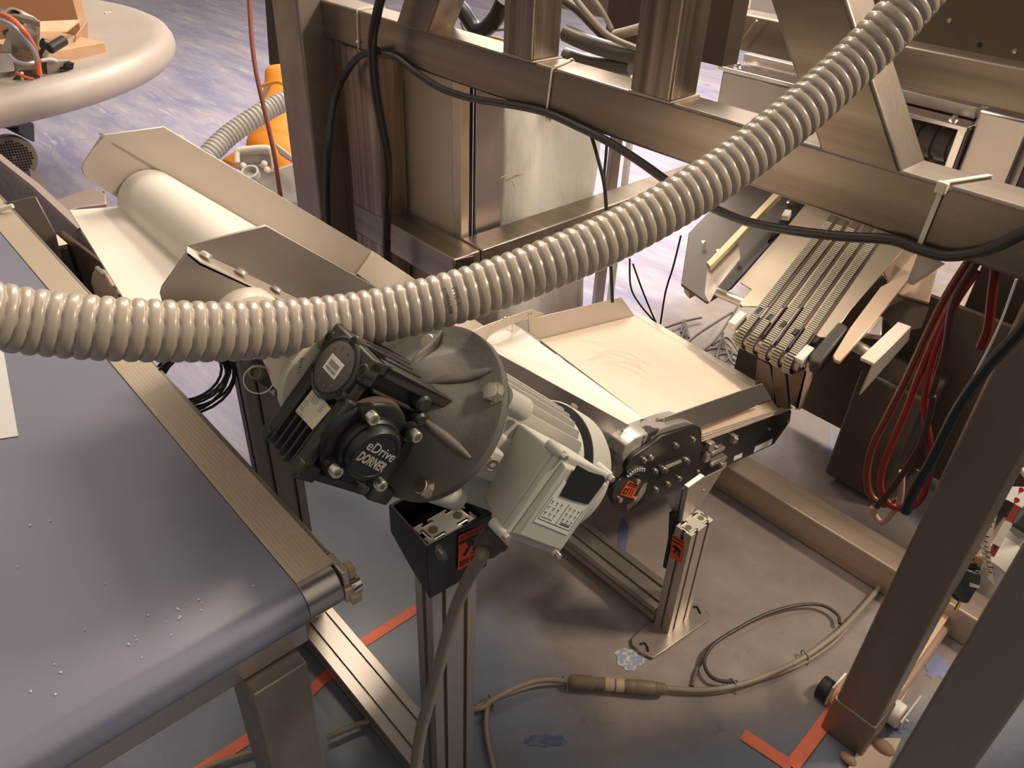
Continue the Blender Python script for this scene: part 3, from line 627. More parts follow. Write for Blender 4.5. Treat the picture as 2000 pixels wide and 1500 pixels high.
# right guard of the incline, ledge with rivets, lower side plate
MB().prism(px_poly([(365, 480), (520, 440), (750, 569), (1250, 842), (1216, 868), (1200, 900), (1050, 880), (620, 600)], XR), (-.004, 0, 0)).build('side_guard', guard, cv, bevel=.001)
lg = MB().prism([Xp(365, 480, XR), Xp(620, 600, XR), Xp(600, 607, -.772), Xp(546, 583, -.772), Xp(390, 511, -.772), Xp(366, 491, -.772)], tuple(-n0*.004)).build('ledge', guardl, cv, bevel=.001)
for q in ((402, 499), (472, 532), (540, 566)): c = Xp(*q, -.786); MB().lathe(c, n0, [(.0075, 0), (.006, .003), (.0001, .004)], 16).build('rivet', guardl, lg)
MB().prism(px_poly([(367, 492), (392, 512), (546, 584), (610, 612), (640, 660), (420, 660), (332, 628), (320, 596), (314, 574), (318, 560)], -.772), (-.004, 0, 0)).build('side_plate', guard, cv, bevel=.001)
MB().prism([A(-1.29, .25, 1.142), A(-1.29, .35, 1.130), A(-.76, .35, 1.130), A(-.76, .22, 1.142)][:0] or [Xp(135, 410, -1.3), Xp(241, 402, -1.3), A(-.95, .36, 1.13), Zp(282, 650, 1.135)], (0, 0, -.003)).build('discharge_sheet', cream, cv, bevel=.001)
# drive end: cream round housing, spindle tube, slotted rail under the guard
c = Dp(484, 634, .895)
MB().lathe(c+A(.016, 0, 0), (-1, 0, 0), [(.030, 0), (.040, .004), (.043, .012), (.043, .05)], 56).build('drive_housing', creamp, cv)
c1, c2 = Dp(520, 690, 1.0), Dp(640, 790, .93)
MB().prism([Dp(505, 684, 1.0), Dp(560, 672, .98), Dp(640, 720, .95), Dp(585, 790, .955), Dp(535, 760, .985)], (-.05, .02, -.02)).build('drive_block', creamp, cv, bevel=.004)
tslot('side_rail', (-.83, .36, 1.06), (-.83, 1.12, .47), .03, .06, EX, alu, cv)
tslot('side_rail', (-1.28, .36, 1.06), (-1.28, 1.12, .47), .03, .06, EX, alu, cv)
# right tray side: ledge, black plate
led = [Xp(1366, 834, -.81), Xp(1508, 781, -.81), Xp(1549, 796, -.772), Xp(1371, 862, -.772)]
MB().prism(led, (0, 0, -.004)).build('tray_ledge', mat('peach_rail', (.70, .52, .38), .4, .3), cv, bevel=.001)
MB().prism(px_poly([(1300, 815), (1490, 749), (1508, 780), (1366, 835), (1300, 860)], -.772), (-.003, 0, 0)).build('tray_guard', guard, cv, bevel=.001)
for dy, rr in ((0, .0022), (-5, .0018), (-10, .0018)): MB().tube([Xp(1372, 858+dy, -.774), Xp(1540, 800+dy*.6, -.774)], rr, 6).build('rail_edge', guardl, cv)
bp_ = MB().prism(px_poly([(1366, 864), (1546, 802), (1543, 824), (1530, 842), (1511, 868), (1412, 914), (1398, 935), (1362, 940)], -.772), (-.012, 0, 0)).build('side_plate', blackp, cv, bevel=.001)
for q in ((1502, 838), (1539, 823), (1390, 870), (1397, 873)): c = Xp(*q, -.772); MB().socket(c, EX, .0048, .004).build('screw', bolt, bp_)
c = Xp(1453, 860, -.7725); MB().cyl(c, c+A(.0008, 0, 0), .008, seg=20).build('slot_hole', dark, bp_)
lb = MB().prism([Xp(x, y, -.7712) for x, y in ((1475, 873), (1509, 857), (1506, 868), (1472, 884))], (-.0008, 0, 0)).build('rating_sticker', paper, bp_)
MB().prism([Xp(x, y, -.7712) for x, y in ((1434, 892), (1450, 885), (1449, 893), (1433, 900))], (-.0008, 0, 0)).build('small_sticker', paper, bp_)
# dovetail clamps on the tray side
mb = MB()
for (x, y, sx, sy, sz) in ((1385, 868, .010, .012, .010), (1398, 878, .010, .03, .006), (1432, 856, .010, .008, .012), (1378, 893, .008, .010, .012), (1400, 897, .010, .034, .007), (1408, 906, .012, .010, .010)):
    c = Xp(x, y, -.766); mb.box(c, (sx, 0, 0), (0, sy, -sy*.2), (0, 0, sz))
o = mb.build('clamp_block', alul, cv, bevel=.002)
for q in ((1397, 873), (1436, 857), (1388, 906), (1407, 905), (1360, 919)): MB().socket(Xp(*q, -.750), EX, .0055, .008).build('screw', bolt, o)
# knuckle drive plate
def kk(L): return [(1100+x/4, 750+y/4) for x, y in L]
outl = kk([(490, 660), (520, 600), (560, 560), (650, 500), (780, 410), (1000, 340), (1050, 330), (1075, 345), (1085, 375), (1080, 480), (1065, 690), (1052, 735), (1020, 765), (800, 870), (650, 930), (545, 985), (490, 1000), (440, 990), (395, 950), (370, 880), (385, 810), (420, 765), (480, 735), (495, 700)])
kn = MB().prism(px_poly(outl, -.745), (-.012, 0, 0)).build('knuckle_plate', blackp, cv, bevel=.002)
MB().prism(px_poly(kk([(470, 640), (458, 560), (490, 480), (560, 430), (680, 385), (860, 315), (960, 290), (1010, 305), (1050, 330), (1000, 340), (780, 410), (650, 500), (560, 560), (520, 600), (490, 650)]), -.757), (-.052, 0, 0)).build('knuckle_cover', mat('glossy_grey_cover', (.42, .39, .34), .25, .3, None, ((22, 22, 22), (.06, .05, .045), .56, .60)), cv, bevel=.003)
MB().cyl(Xp(1224, 890, -.76), Xp(1224, 890, -.76)+A(-.06, 0, 0), .014, seg=24).build('idler_roller', steels, cv)
for x, y in ((1012, 432), (880, 480), (680, 572), (628, 592), (905, 738), (818, 782), (725, 825), (720, 682)): c = Xp(1100+x/4, 750+y/4, -.745); MB().lathe(c, EX, [(.0075, 0), (.0075, .001), (.0058, .001), (.0058, .006), (.003, .006), (.003, .003), (.0001, .003)], 18).build('screw', bolt, kn)
lp = MB().prism(px_poly(kk([(745, 645), (765, 628), (960, 553), (985, 560), (990, 590), (965, 615), (790, 692), (765, 690), (750, 670)]), -.7435), (-.0015, 0, 0)).build('name_plate', mat('name_plate_black', (.03, .03, .03), .3), kn)
MB().prism(px_poly(kk([(800, 640), (920, 592), (928, 610), (808, 662)]), -.7425), (-.001, 0, 0)).build('plate_text_field', mat('plate_grey', (.45, .43, .38), .4), kn)
for x, y in ((963, 598), (790, 670)): MB().lathe(Xp(1100+x/4, 750+y/4, -.743), EX, [(.0095, 0), (.0095, .001), (.007, .001), (.007, .008), (.0035, .008), (.0035, .004), (.0001, .004)], 18).build('plate_screw', bolt, kn)
rp = MB().prism(px_poly(kk([(450, 745), (520, 735), (600, 735), (650, 760), (640, 830), (560, 930), (500, 985), (440, 985), (395, 945), (375, 880), (395, 805)]), -.737), (-.008, 0, 0)).build('tail_plate', blackp, cv, bevel=.003)
MB().prism(px_poly(kk([(660, 768), (640, 840), (590, 920), (505, 990), (500, 965), (570, 890), (605, 820), (630, 780)]), -.735), (-.003, 0, 0)).build('silver_edge', steels, rp)
mb = MB()
for i in range(8):
    t = i/7; c = Xp(1226+32*t, 932-14*t-6*math.sin(t*3.1), -.742); mb.box(c, (.002, 0, 0), (0, .0022, 0), (0, 0, .004))
mb.build('belt_tooth', silver, kn)
for x, y in ((575, 755), (437, 900), (550, 898)): MB().socket(Xp(1100+x/4, 750+y/4, -.737), EX, .0062, .006).build('screw', bolt, rp)
# orange warning sticker on the tail plate
sq = [Xp(*q, -.7355) for q in kk([(512, 757), (593, 787), (540, 893), (443, 862)])]
st = MB().prism(sq, (-.0012, 0, 0)).build('warning_sticker', warn, rp)
def quadmap(sq, off): 
    return lambda u, v: (sq[0]*(1-u)+sq[1]*u)*(1-v)+(sq[3]*(1-u)+sq[2]*u)*v+A(*off)
Q = quadmap(sq, (.0003, 0, 0)); mb = MB()
def qrect(mb, Q, u0, v0, u1, v1, n): mb.prism([Q(u0, v0), Q(u1, v0), Q(u1, v1), Q(u0, v1)], n)
for a_ in ((.12, .05, .95, .16), (.08, .22, .92, .28)): qrect(mb, Q, *a_, (.0004, 0, 0))
for i in range(3): qrect(mb, Q, .35+.2*i, .36, .41+.2*i, .9, (.0004, 0, 0))
qrect(mb, Q, .08, .5, .3, .58, (.0004, 0, 0)); qrect(mb, Q, .05, .80, .35, .88, (.0004, 0, 0)); qrect(mb, Q, .10, .5, .18, .85, (.0004, 0, 0))
mb.build('sticker_print', ink, st)
# conveyor bottom pan
MB().prism([Xp(1300, 905, -.79), Xp(1500, 850, -.79), Xp(1500, 872, -.79), Xp(1300, 950, -.79)], (-.5, -.02, 0)).build('bottom_pan', steeld, cv)
MB().prism([A(XR-.03, .42, 1.08), A(XR-.03, 1.10, .53), A(XR-.03, 1.10, .50), A(XR-.03, .42, 1.05)], (XL-XR+.03, 0, 0)).build('return_belt', cream, cv)
# ---- legs
lgA = tslot('leg', (-.6775, .518, 0.0), (-.6775, .518, .792), .045, .09, EX, alu, cv)
lgB = tslot('leg', (-1.235, .50, 0), (-1.235, .50, .90), .045, .09, EX, mat('dark_alu', (.30, .27, .24), .45, .9), cv)
lgC = tslot('leg', (-.650, 1.225, .008), (-.650, 1.225, .358), .045, .085, EX, alu, cv)
capc = mat('post_end_face', (.62, .57, .48), .45)
for c, zz, nm in ((A(-.6775, .518, 0), .793, lgA), (A(-.650, 1.225, 0), .359, lgC)):
    wdt, hgt = (.045, .09) if nm is lgA else (.045, .085)
    MB().prism([c+A(a, b, zz) for a, b in tslot_poly(wdt*.985, hgt*.985, .0055, .010)], (0, 0, .0015)).build('end_face', capc, nm, smooth=False)
    mb = MB()
    for s in (-1, 1): MB().cyl(c+A(0, s*.0235, zz+.0016), c+A(0, s*.0235, zz+.0022), .0075, seg=24).build('core_hole', mat('hole_shadow', (.16, .14, .11), .6), nm)
tslot('tie_bar', (-1.21, .518, .043), (-.702, .518, .043), .09, .045, EY, alu, cv)
tslot('tie_bar', (-1.25, 1.225, .043), (-.675, 1.225, .043), .09, .045, EY, alu, cv)
mb = MB(); P = [Zp(x, y, .004) for x, y in ((1232, 1250), (1234, 1262), (1250, 1277), (1275, 1288), (1300, 1272), (1385, 1212), (1384, 1200), (1366, 1184), (1345, 1180), (1270, 1215))]
fp = mb.prism(P, (0, 0, .006)).build('foot_plate', steeld, cv, bevel=.002)
for L in (((1250, 1259), (1258, 1256), (1264, 1264), (1266, 1273)), ((1354, 1186), (1361, 1186), (1366, 1194), (1368, 1199))): MB().tube([Zp(x, y, .0105) for x, y in L], .003, 8).build('slot', dark, fp)
# warning sticker on small leg and black bracket behind it
sq = [Xp(1313, 1043, -.673) if 0 else Yp(1313, 1043, 1.1815), Yp(1336, 1058, 1.1815), Yp(1331, 1100, 1.1815), Yp(1308, 1087, 1.1815)]
st = MB().prism(sq, (0, .0008, 0)).build('warning_sticker', warn, lgC)
Q = quadmap(sq, (0, -.0002, 0)); mb = MB()
for a_ in ((.05, .06, .95, .10), (.05, .22, .95, .27)): qrect(mb, Q, *a_, (0, -.0004, 0))
mb.prism([Q(.15, .42), Q(.5, .38), Q(.85, .5), Q(.8, .56), Q(.45, .5), Q(.2, .52)], (0, -.0004, 0)); mb.prism([Q(.45, .45), Q(.6, .48), Q(.4, .75), Q(.25, .72)], (0, -.0004, 0)); mb.prism([Q(.6, .5), Q(.75, .55), Q(.85, .8), Q(.72, .78)], (0, -.0004, 0))
mb.build('sticker_print', ink, st)
MB().prism([Yp(1306, 1000, 1.19), Yp(1318, 1006, 1.19), Yp(1312, 1040, 1.19), Yp(1300, 1112, 1.19), Yp(1293, 1108, 1.19), Yp(1304, 1050, 1.19)], (0, .05, 0)).build('black_bracket', blackm, cv, bevel=.003)
MB().prism([Xp(x, y, -.690) for x, y in ((1334, 955), (1340, 951), (1414, 915), (1366, 992), (1320, 1014))], (-.004, 0, 0)).prism([Xp(1334, 955, -.690), Xp(1320, 1014, -.690), Xp(1305, 975, -.72), Xp(1302, 965, -.72)], (0, -.003, 0)).build('leg_bracket', alul, cv, bevel=.001)
for q in ((1338, 974), (1374, 958), (1356, 984)): MB().lathe(Xp(*q, -.690), EX, [(.006, 0), (.005, .003), (.0001, .004)], 14).build('bracket_screw', bolt, cv)
MB().prism([A(-.672, 1.205, .355), A(-.672, 1.245, .355), A(-.672, 1.26, .47), A(-.672, 1.20, .47)], (-.012, 0, 0)).build('bracket_stem', alul, cv)

# ---- black U bracket at the top of the front leg
ub = MB(); z1 = .815
rim = [A(-.745, .462, z1), A(-.640, .455, z1), A(-.632, .572, z1), A(-.745, .572, z1)]
mid = [p-A(0, 0, .055) for p in rim]
tip = [A(-.703, .466, .715), A(-.640, .458, .700), A(-.634, .566, .700), A(-.703, .566, .715)]
def inset(P, k): c = sum(P)/4; return [p+(c-p)*k for p in P]
ri, ti = inset(rim, .09), inset(tip, .09)
mi = inset(mid, .09); vs = rim+mid+tip+ri+mi+ti; fs = []
for i in range(4):
    j = (i+1) % 4; fs += [(i, j, j+4, i+4), (i+4, j+4, j+8, i+8), (i+12, i+16, j+16, j+12), (i+16, i+20, j+20, j+16), (i, i+12, j+12, j), (i+8, j+8, j+20, i+20)]
ub = MB().add(vs, [f[::-1] for f in fs]).build('leg_clamp', blackm, cv, bevel=.002)
MB().aabb(-.755, -.742, .49, .60, .715, .80).build('clamp_wing', blackm, cv, bevel=.006)
mb = MB(); c = Yp(863, 1079, .4565); mb.lathe(c, (0, -1, 0), [(.0125, 0), (.0125, .0015), (.0095, .0025), (.0075, .006), (.004, .007), (.0035, .004), (.0001, .004)], 24)
mb.build('clamp_screw', steeld, ub)
sqq = [Xp(896, 1046, -.6335), Xp(946, 1024, -.6335), Xp(941, 1088, -.6335), Xp(894, 1114, -.6335)]
st = MB().prism(sqq, (.0008, 0, 0)).build('warning_sticker', warn, ub)
Q = quadmap(sqq, (.001, 0, 0)); mb = MB(); nx = (.0003, 0, 0)
qrect(mb, Q, .02, .17, .98, .27, nx)
qrect(mb, Q, .03, .125, .97, .135, nx)
for a_ in ((.04, .76, .42, .79), (.04, .82, .42, .85), (.04, .88, .42, .91), (.5, .76, .95, .79), (.5, .82, .9, .85), (.5, .88, .8, .91), (.5, .66, .97, .69)): qrect(mb, Q, *a_, nx)
mb.prism([Q(.28, .28), Q(.45, .26), Q(.75, .36), Q(.86, .52), Q(.8, .56), Q(.62, .50), Q(.5, .45), Q(.36, .40)], nx)
mb.prism([Q(.38, .40), Q(.50, .44), Q(.28, .66), Q(.16, .62)], nx); mb.prism([Q(.66, .46), Q(.80, .5), Q(.64, .64), Q(.54, .60)], nx)
mb.build('sticker_print', ink, st)
text('warning_text', 'WARNING', .0085, Q(.56, .075), Q(1, 0)-Q(0, 0), Q(0, 0)-Q(0, 1), ink, st, .0003, bold=.0002)
MB().prism([Q(.04, .10), Q(.16, .10), Q(.10, .03)], nx).build('warning_triangle', ink, st)
# ================================================================== gearmotor
_M = np.array([[.9957, -.086, .0352], [-.0848, -.6851, .7235], [-.0381, -.7233, -.6894]])
_q, _ = np.linalg.qr(_M); GM = _q*np.sign(np.diag(_q.T@_M)); GO = Dp(735, 705, .80)
ga, gb, gc = GM[:, 0], GM[:, 1], GM[:, 2]
def G(a, b, c): return GO+ga*a+gb*b+gc*c
def GPx(px, py, axis, val):    # local coordinates of a pixel on the plane <axis>=val
    d = ray(px, py); o = GM.T@(CP-GO); dl = GM.T@d; t = (val-o[axis])/dl[axis]; return o+dl*t
gm = thing('gearmotor', G(-.04, .1, .1), 'black worm gearbox with round dark flange and light grey motor on the conveyor drive end', 'gearmotor')
def gbox(mb, a0, a1, b0, b1, c0, c1): return mb.box(G((a0+a1)/2, (b0+b1)/2, (c0+c1)/2), ga*(a1-a0)/2, gb*(b1-b0)/2, gc*(c1-c0)/2)
# housing: top and bottom foot plates, V face, ribs
mb = MB()
gbox(mb, -.074, -.014, .012, .140, .012, .135)
gbox(mb, -.016, -.006, .020, .130, .118, .135)
hs_ = mb.build('gear_housing', gearm, gm, bevel=.003)
# upper foot: a frame plate with slots
mb = MB()
gbox(mb, -.088, 0, 0, .012, 0, .022); gbox(mb, -.088, -.076, 0, .010, .022, .150); gbox(mb, -.012, 0, 0, .014, .022, .150)
gbox(mb, -.088, 0, 0, .010, .138, .151); gbox(mb, -.072, -.062, .001, .010, .022, .140); gbox(mb, -.028, -.020, .001, .010, .022, .140); gbox(mb, -.05, -.042, .001, .01, .05, .140)
mb.build('foot_frame', gearm, gm, bevel=.002)
mb = MB()
gbox(mb, -.088, -.072, .138, .152, 0, .150); gbox(mb, -.016, 0, .130, .152, 0, .030); gbox(mb, -.016, 0, .130, .152, .115, .150); gbox(mb, -.012, -.004, .138, .150, .03, .115)
gbox(mb, -.074, -.014, .138, .145, .01, .14)
mb.build('foot_frame', gearm, gm, bevel=.003)
# V face plate with rounded cover
mb = MB()
gbox(mb, -.088, 0, .0, .030, -.001, .016)
gbox(mb, -.084, -.004, .03, .062, .003, .016)
gbox(mb, -.088, -.070, .03, .150, .004, .016); gbox(mb, -.017, 0, .05, .150, .002, .016)
mb.build('input_face', gearm, gm, bevel=.003)
mb = MB(); cc = G(-.044, .036, 0)
mb.lathe(cc, -gc, [(.036, -.004), (.036, .002), (.0335, .0035), (.032, .002), (.0001, .002)], 56)
dc = mb.build('round_cover', gearm, gm)
MB().lathe(cc-gc*.0021, -gc, [(.029, 0), (.029, .0014), (.028, .002), (.0001, .002)], 56).build('cover_badge', mat('badge_grey', (.12, .105, .09), .5), dc)
lab0 = cc-gc*.0043
MB().box(lab0, ga*.0135, gb*.0095, gc*.0004).build('white_badge', white, dc, bevel=.002)
MB().box(lab0-gb*.0018-gc*.0006, ga*.009, gb*.0030, gc*.0003).build('badge_field', greytxt, dc)
text('badge_text', 'IOMOOEES', .0040, lab0+gb*.0048-gc*.0008, ga, -gb, greytxt, dc, .0002, bold=.00005)
rr = .0225
for s, ph0, rev in (('ABMU', -90, 1), ('NUBA', 90, 1)):
    for k, chh in enumerate(s if 0 else s):
        t = math.radians(ph0-45+90*k/3.0 if ph0 < 0 else ph0+45-90*k/3.0)
        rad = math.cos(t)*ga+math.sin(t)*gb
        up = -rad*-1 if ph0 < 0 else -rad
        up = rad if ph0 < 0 else -rad
        rt = np.cross(up, -gc)
        text('ring_letter', chh, .0052, cc+rad*rr-gc*.0046, rt, up, mat('ring_print', (.26, .235, .20), .5), dc, .0002)
# lobes with holes
mb = MB(); mh = MB()
for (px, py) in ((644, 659), (691, 669), (709, 724), (615, 718), (664, 768)):
    l = GPx(px, py, 2, -.001); p = G(*l); lu = MB().lathe(p+gc*.012, -gc, [(.0078, 0), (.0078, .0125), (.0068, .0135), (.0048, .0138), (.0048, .004), (.0001, .004)], 22).build('lug', gearm, gm)
    MB().cyl(p-gc*.0020, p-gc*.0024, .0046, seg=20).build('hole', dark, lu)
# housing fins seen at the lower left and under the upper foot
mb = MB()
for k in range(5): gbox(mb, -.070+.012*k, -.0665+.012*k, .068, .150, .0035, .016)
mb.build('cooling_fin', gearm, gm, bevel=.0008)
mb = MB()
for k in range(3): gbox(mb, -.016, -.003, .030+.018*k, .0335+.018*k, .025, .128)
mb.build('cooling_fin', gearm, gm, bevel=.0008)
# nameplate
l0 = [GPx(*q, 2, .0022) for q in ((614, 756), (646, 798), (610, 839), (577, 803))]
npl = MB().prism([G(l[0], l[1], .0020) for l in l0], gc*.001).build('rating_label', paperc, gm)
Pq = [G(l[0], l[1], .0016) for l in l0]; Q = lambda u, v: (Pq[0]*(1-u)+Pq[1]*u)*(1-v)+(Pq[3]*(1-u)+Pq[2]*u)*v
mb = MB(); nrm = -gc*.0003
for i in range(9):
    v0 = .10+.085*i
    if i < 4: qrect(mb, Q, .12, v0, .12+random.uniform(.3, .45), v0+.022, nrm); qrect(mb, Q, .66, v0, .66+random.uniform(.12, .25), v0+.022, nrm)
    else: qrect(mb, Q, .06, v0+.02, .06+random.uniform(.15, .32), v0+.04, nrm)
qrect(mb, Q, .06, .93, .45, .945, nrm); mb.build('label_print', greytxt, npl)
# output cover on the +a side
oc = G(.0, .086, .052)
cvn = MB().lathe(oc-ga*.004, ga, [(.052, 0), (.052, .008), (.0495, .011), (.047, .012), (.040, .0125)], 64).build('output_flange', capm, gm)
MB().lathe(oc+ga*.006, ga, [(.0375, 0), (.0370, .010), (.0345, .013), (.0325, .013), (.0320, .021), (.0295, .0245), (.026, .0245), (.0255, .0235), (.0001, .0235)], 64).build('cap', capm, gm)
MB().lathe(oc-ga*.004-gb*.008, ga, [(.047, 0), (.0455, .009), (.043, .009), (.043, .0)], 56).build('rust_ring', mat('rusty_rim', (.16, .10, .07), .6, .3, ((120, 120, 120), .4, .001)), gm)
fc = oc+ga*.0300
# lettering: along +c-ish with the text horizontal on the cap
tx = unit(gc*.985-gb*-.17); tx = unit(gc+gb*.10); ty = unit(np.cross(ga, tx))
if np.dot(ty, gb) > 0: ty = -ty
tx = np.cross(ty, ga)
capf = gm
text('edrive_lettering', 'eDrive', .0168, fc+ty*.0072+tx*.002, tx, ty, silver, capf, .0003)
text('trademark_lettering', '™', .004, fc+ty*.0090+tx*.0235, tx, ty, silver, capf, .0003)
text('dorner_lettering', 'DORNER', .0155, fc-ty*.0080, tx, ty, mat('dorner_grey', (.42, .38, .37), .5), capf, .0003, bold=.00045, shear=.12, space=1.05, sx=.68)
for (px, py) in ((725, 814), (809, 849), (654, 917), (741, 944)):
    l = GPx(px, py, 0, .018); p = G(.006, l[1], l[2])
    MB().lathe(p, ga, [(.0105, 0), (.0100, .009), (.0078, .010)], 24).build('screw_boss', capm, gm)
    MB().socket(p+ga*.008, ga, .0072, .011).build('cover_screw', zinc, gm)
# plugs
for (px, py, r_, h_) in ((826, 787, .0105, .012), (818, 816, .0085, .014)):
    l = GPx(px, py, 0, -.002); MB().lathe(G(-.012, l[1], l[2]), ga, [(r_, 0), (r_, h_), (r_*.7, h_+.003), (.0001, h_+.003)], 20).build('plug', gearm, gm)
# logo disc on the conveyor side
dcn = G(-.100, .062, .052)
dsk = MB().lathe(dcn, ga, [(.068, 0), (.068, .010), (.066, .012), (.0001, .012)], 72).build('torque_disc', paperc, gm)
text('disc_lettering', 'DORNER', .0085, G(-.0868, .118, .020), unit(-gb+gc*.15)*1, unit(np.cross(ga, unit(-gb+gc*.15))), ink, dsk, .0002, bold=.0004, shear=.2)
text('disc_lettering', '1 1 5 1 2 3', .0045, G(-.0868, .062, -.006), unit(-gb-gc*.45), unit(np.cross(ga, unit(-gb-gc*.45))), ink, dsk, .0002)
MB().cyl(G(-.112, .062, .052), G(-.20, .062, .052), .02, seg=28).build('output_shaft', steels, gm)
# round motor flange (dark) with cast ribs
mc = (-.050, .037); fl0 = G(mc[0], mc[1], .128)
flg = MB().lathe(fl0, gc, [(.030, -.02), (.046, -.010), (.060, .004), (.078, .022), (.085, .026), (.107, .031), (.112, .033), (.112, .044), (.105, .046), (.0001, .046)], 72).build('motor_flange', flangem, gm)
mb = MB()
for ang in (-62, 2, -122, 152):
    t = math.radians(ang); d = math.cos(t)*ga+math.sin(t)*gb
    MB().tube([fl0+d*.040-gc*.012, fl0+d*.056-gc*.001, fl0+d*.076+gc*.016, fl0+d*.102+gc*.029], lambda s, u: max(.0008, .0068-.005*abs(s/.075-.5)**2*3.4), 12).build('flange_rib', flangem, flg)
for (px, py) in ((838, 668), (960, 765), (825, 950), (705, 850)):
    l = GPx(px, py, 2, .152); MB().hexhead(G(l[0], l[1], .160), -gc, .0115, .012, spin=.3).build('flange_bolt', zinc, gm)
# motor body
b0 = G(mc[0], mc[1], .174)
MB().lathe(b0, gc, [(.112, 0), (.108, .006), (.084, .008), (.066, .016), (.066, .24)], 64).build('motor_body', motorm, gm)
mb = MB()
for (px, py) in ((960, 765), (825, 950), (838, 668), (705, 850)):
    l = GPx(px, py, 2, .152); MB().lathe(G(l[0], l[1], .174), gc, [(.0155, 0), (.0155, .046), (.012, .050), (.0001, .050)], 24).build('motor_lug', motorm, gm)
mb = MB()
for sg in (-1, 1):
    for k in range(-5, 6):
        aa = k*.0145; r1 = math.sqrt(max(.090**2-aa*aa, 0)); r0 = math.sqrt(max(.064**2-aa*aa, .0004))
        if sg > 0 and aa > .03: continue
        if r1-r0 < .006: r0 = r1-.02
        p = lambda bb, c_: G(mc[0]+aa-.0015, mc[1]+sg*bb, c_)
        mb.prism([p(r0*.9, .200), p(r1-.012, .203), p(r1-.002, .212), p(r1, .222), p(r1, .398), p(r1-.014, .412), p(r0*.9, .414)], ga*.003)
for k in range(-4, 5):
    bb = k*.0145; r1 = math.sqrt(.090**2-bb*bb); r0 = math.sqrt(max(.064**2-bb*bb, .0004))
    p = lambda aa, c_: G(mc[0]-aa, mc[1]+bb-.0015, c_)
    mb.prism([p(r0*.9, .200), p(r1-.012, .203), p(r1-.002, .212), p(r1, .222), p(r1, .398), p(r1-.014, .412), p(r0*.9, .414)], gb*.003)
mb.build('motor_fin', motorm, gm)
MB().lathe(G(mc[0], mc[1], .40), gc, [(.066, 0), (.082, .006), (.084, .02), (.0001, .02)], 56).build('rear_shield', motorm, gm)
MB().prism([G(mc[0]+.045, mc[1]-.055, .215), G(mc[0]+.045, mc[1]-.055, .325), G(mc[0]+.078, mc[1]-.030, .325), G(mc[0]+.078, mc[1]-.030, .215)], gb*.06).build('junction_pedestal', motorm, gm, bevel=.003)
# earth-lug with socket screw on the lower rim of the motor flange
l = GPx(959, 901, 0, .05); p = G(*l)
MB().box(p-ga*.010+gc*.004, ga*.010, gb*.015, gc*.013).build('earth_lug', motorm, gm, bevel=.004)
MB().socket(p, unit(ga-gc*.5), .007, .010).build('earth_screw', bolt, gm)
# fan cowl
cw = G(mc[0], mc[1], .425)
MB().lathe(cw, gc, [(.086, .002), (.096, .0), (.098, .002), (.098, .050), (.094, .062), (.060, .070), (.0001, .071)], 72).build('fan_cowl', boxm, gm)
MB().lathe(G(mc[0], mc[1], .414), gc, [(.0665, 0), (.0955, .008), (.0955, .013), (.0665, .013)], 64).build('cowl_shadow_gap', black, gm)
l = GPx(1128, 792, 2, .345); MB().lathe(G(mc[0]-.01, mc[1]-.098, .432), -gb, [(.006, 0), (.006, .004), (.0001, .006)], 16).build('cowl_screw', zinc, gm)
# terminal box
AC = .118
cor = [GPx(*q, 0, AC) for q in ((1105, 889), (1202, 934), (1092, 1092), (986, 1054))]
cen = sum(cor)/4
bx = [A(0.028, cen[1]+(l[1]-cen[1])*.80, cen[2]+(l[2]-cen[2])*.86) for l in cor]; tp = [A(AC-.016, cen[1]+(l[1]-cen[1])*.97, cen[2]+(l[2]-cen[2])*.97) for l in cor]
k1, k2 = GPx(1012, 822, 0, .022), GPx(941, 973, 0, .022)
bx = [k1, k1+A(0, 0, .125), k2+A(0, 0, .125), k2]; bx = [A(.022, b[1], b[2]) for b in bx]
vs = [G(*p) for p in bx]+[G(*p) for p in tp]
MB().add(vs, [(0, 3, 2, 1), (4, 5, 6, 7), (0, 1, 5, 4), (1, 2, 6, 5), (2, 3, 7, 6), (3, 0, 4, 7)][::1]).build('terminal_box', boxm, gm, bevel=.006, seg=3)
ld0 = [G(AC-.015, l[1], l[2]) for l in cor]
lid = MB().prism(ld0, ga*.009).build('terminal_box_lid', boxm, gm, bevel=.003, seg=3)
up = [G(AC-.006, cen[1]+(l[1]-cen[1])*.86, cen[2]+(l[2]-cen[2])*.84) for l in cor]
up2 = [G(AC+.003, cen[1]+(l[1]-cen[1])*.80, cen[2]+(l[2]-cen[2])*.79) for l in cor]
MB().add(up+up2, [(0, 3, 2, 1), (4, 5, 6, 7), (0, 1, 5, 4), (1, 2, 6, 5), (2, 3, 7, 6), (3, 0, 4, 7)]).build('lid_dome', boxm, lid, bevel=.002)
for l in cor:
    p = G(AC-.010, cen[1]+(l[1]-cen[1])*.95, cen[2]+(l[2]-cen[2])*.95)
    MB().lathe(p-ga*.02, ga, [(.0068, 0), (.0068, .022), (.006, .024), (.0001, .024)], 20).build('lid_boss', boxm, gm)
    MB().lathe(p+ga*.003, ga, [(.0046, 0), (.0046, .006), (.004, .008), (.0018, .008), (.0014, .005), (.0001, .005)], 18).build('lid_screw', bolt, gm)
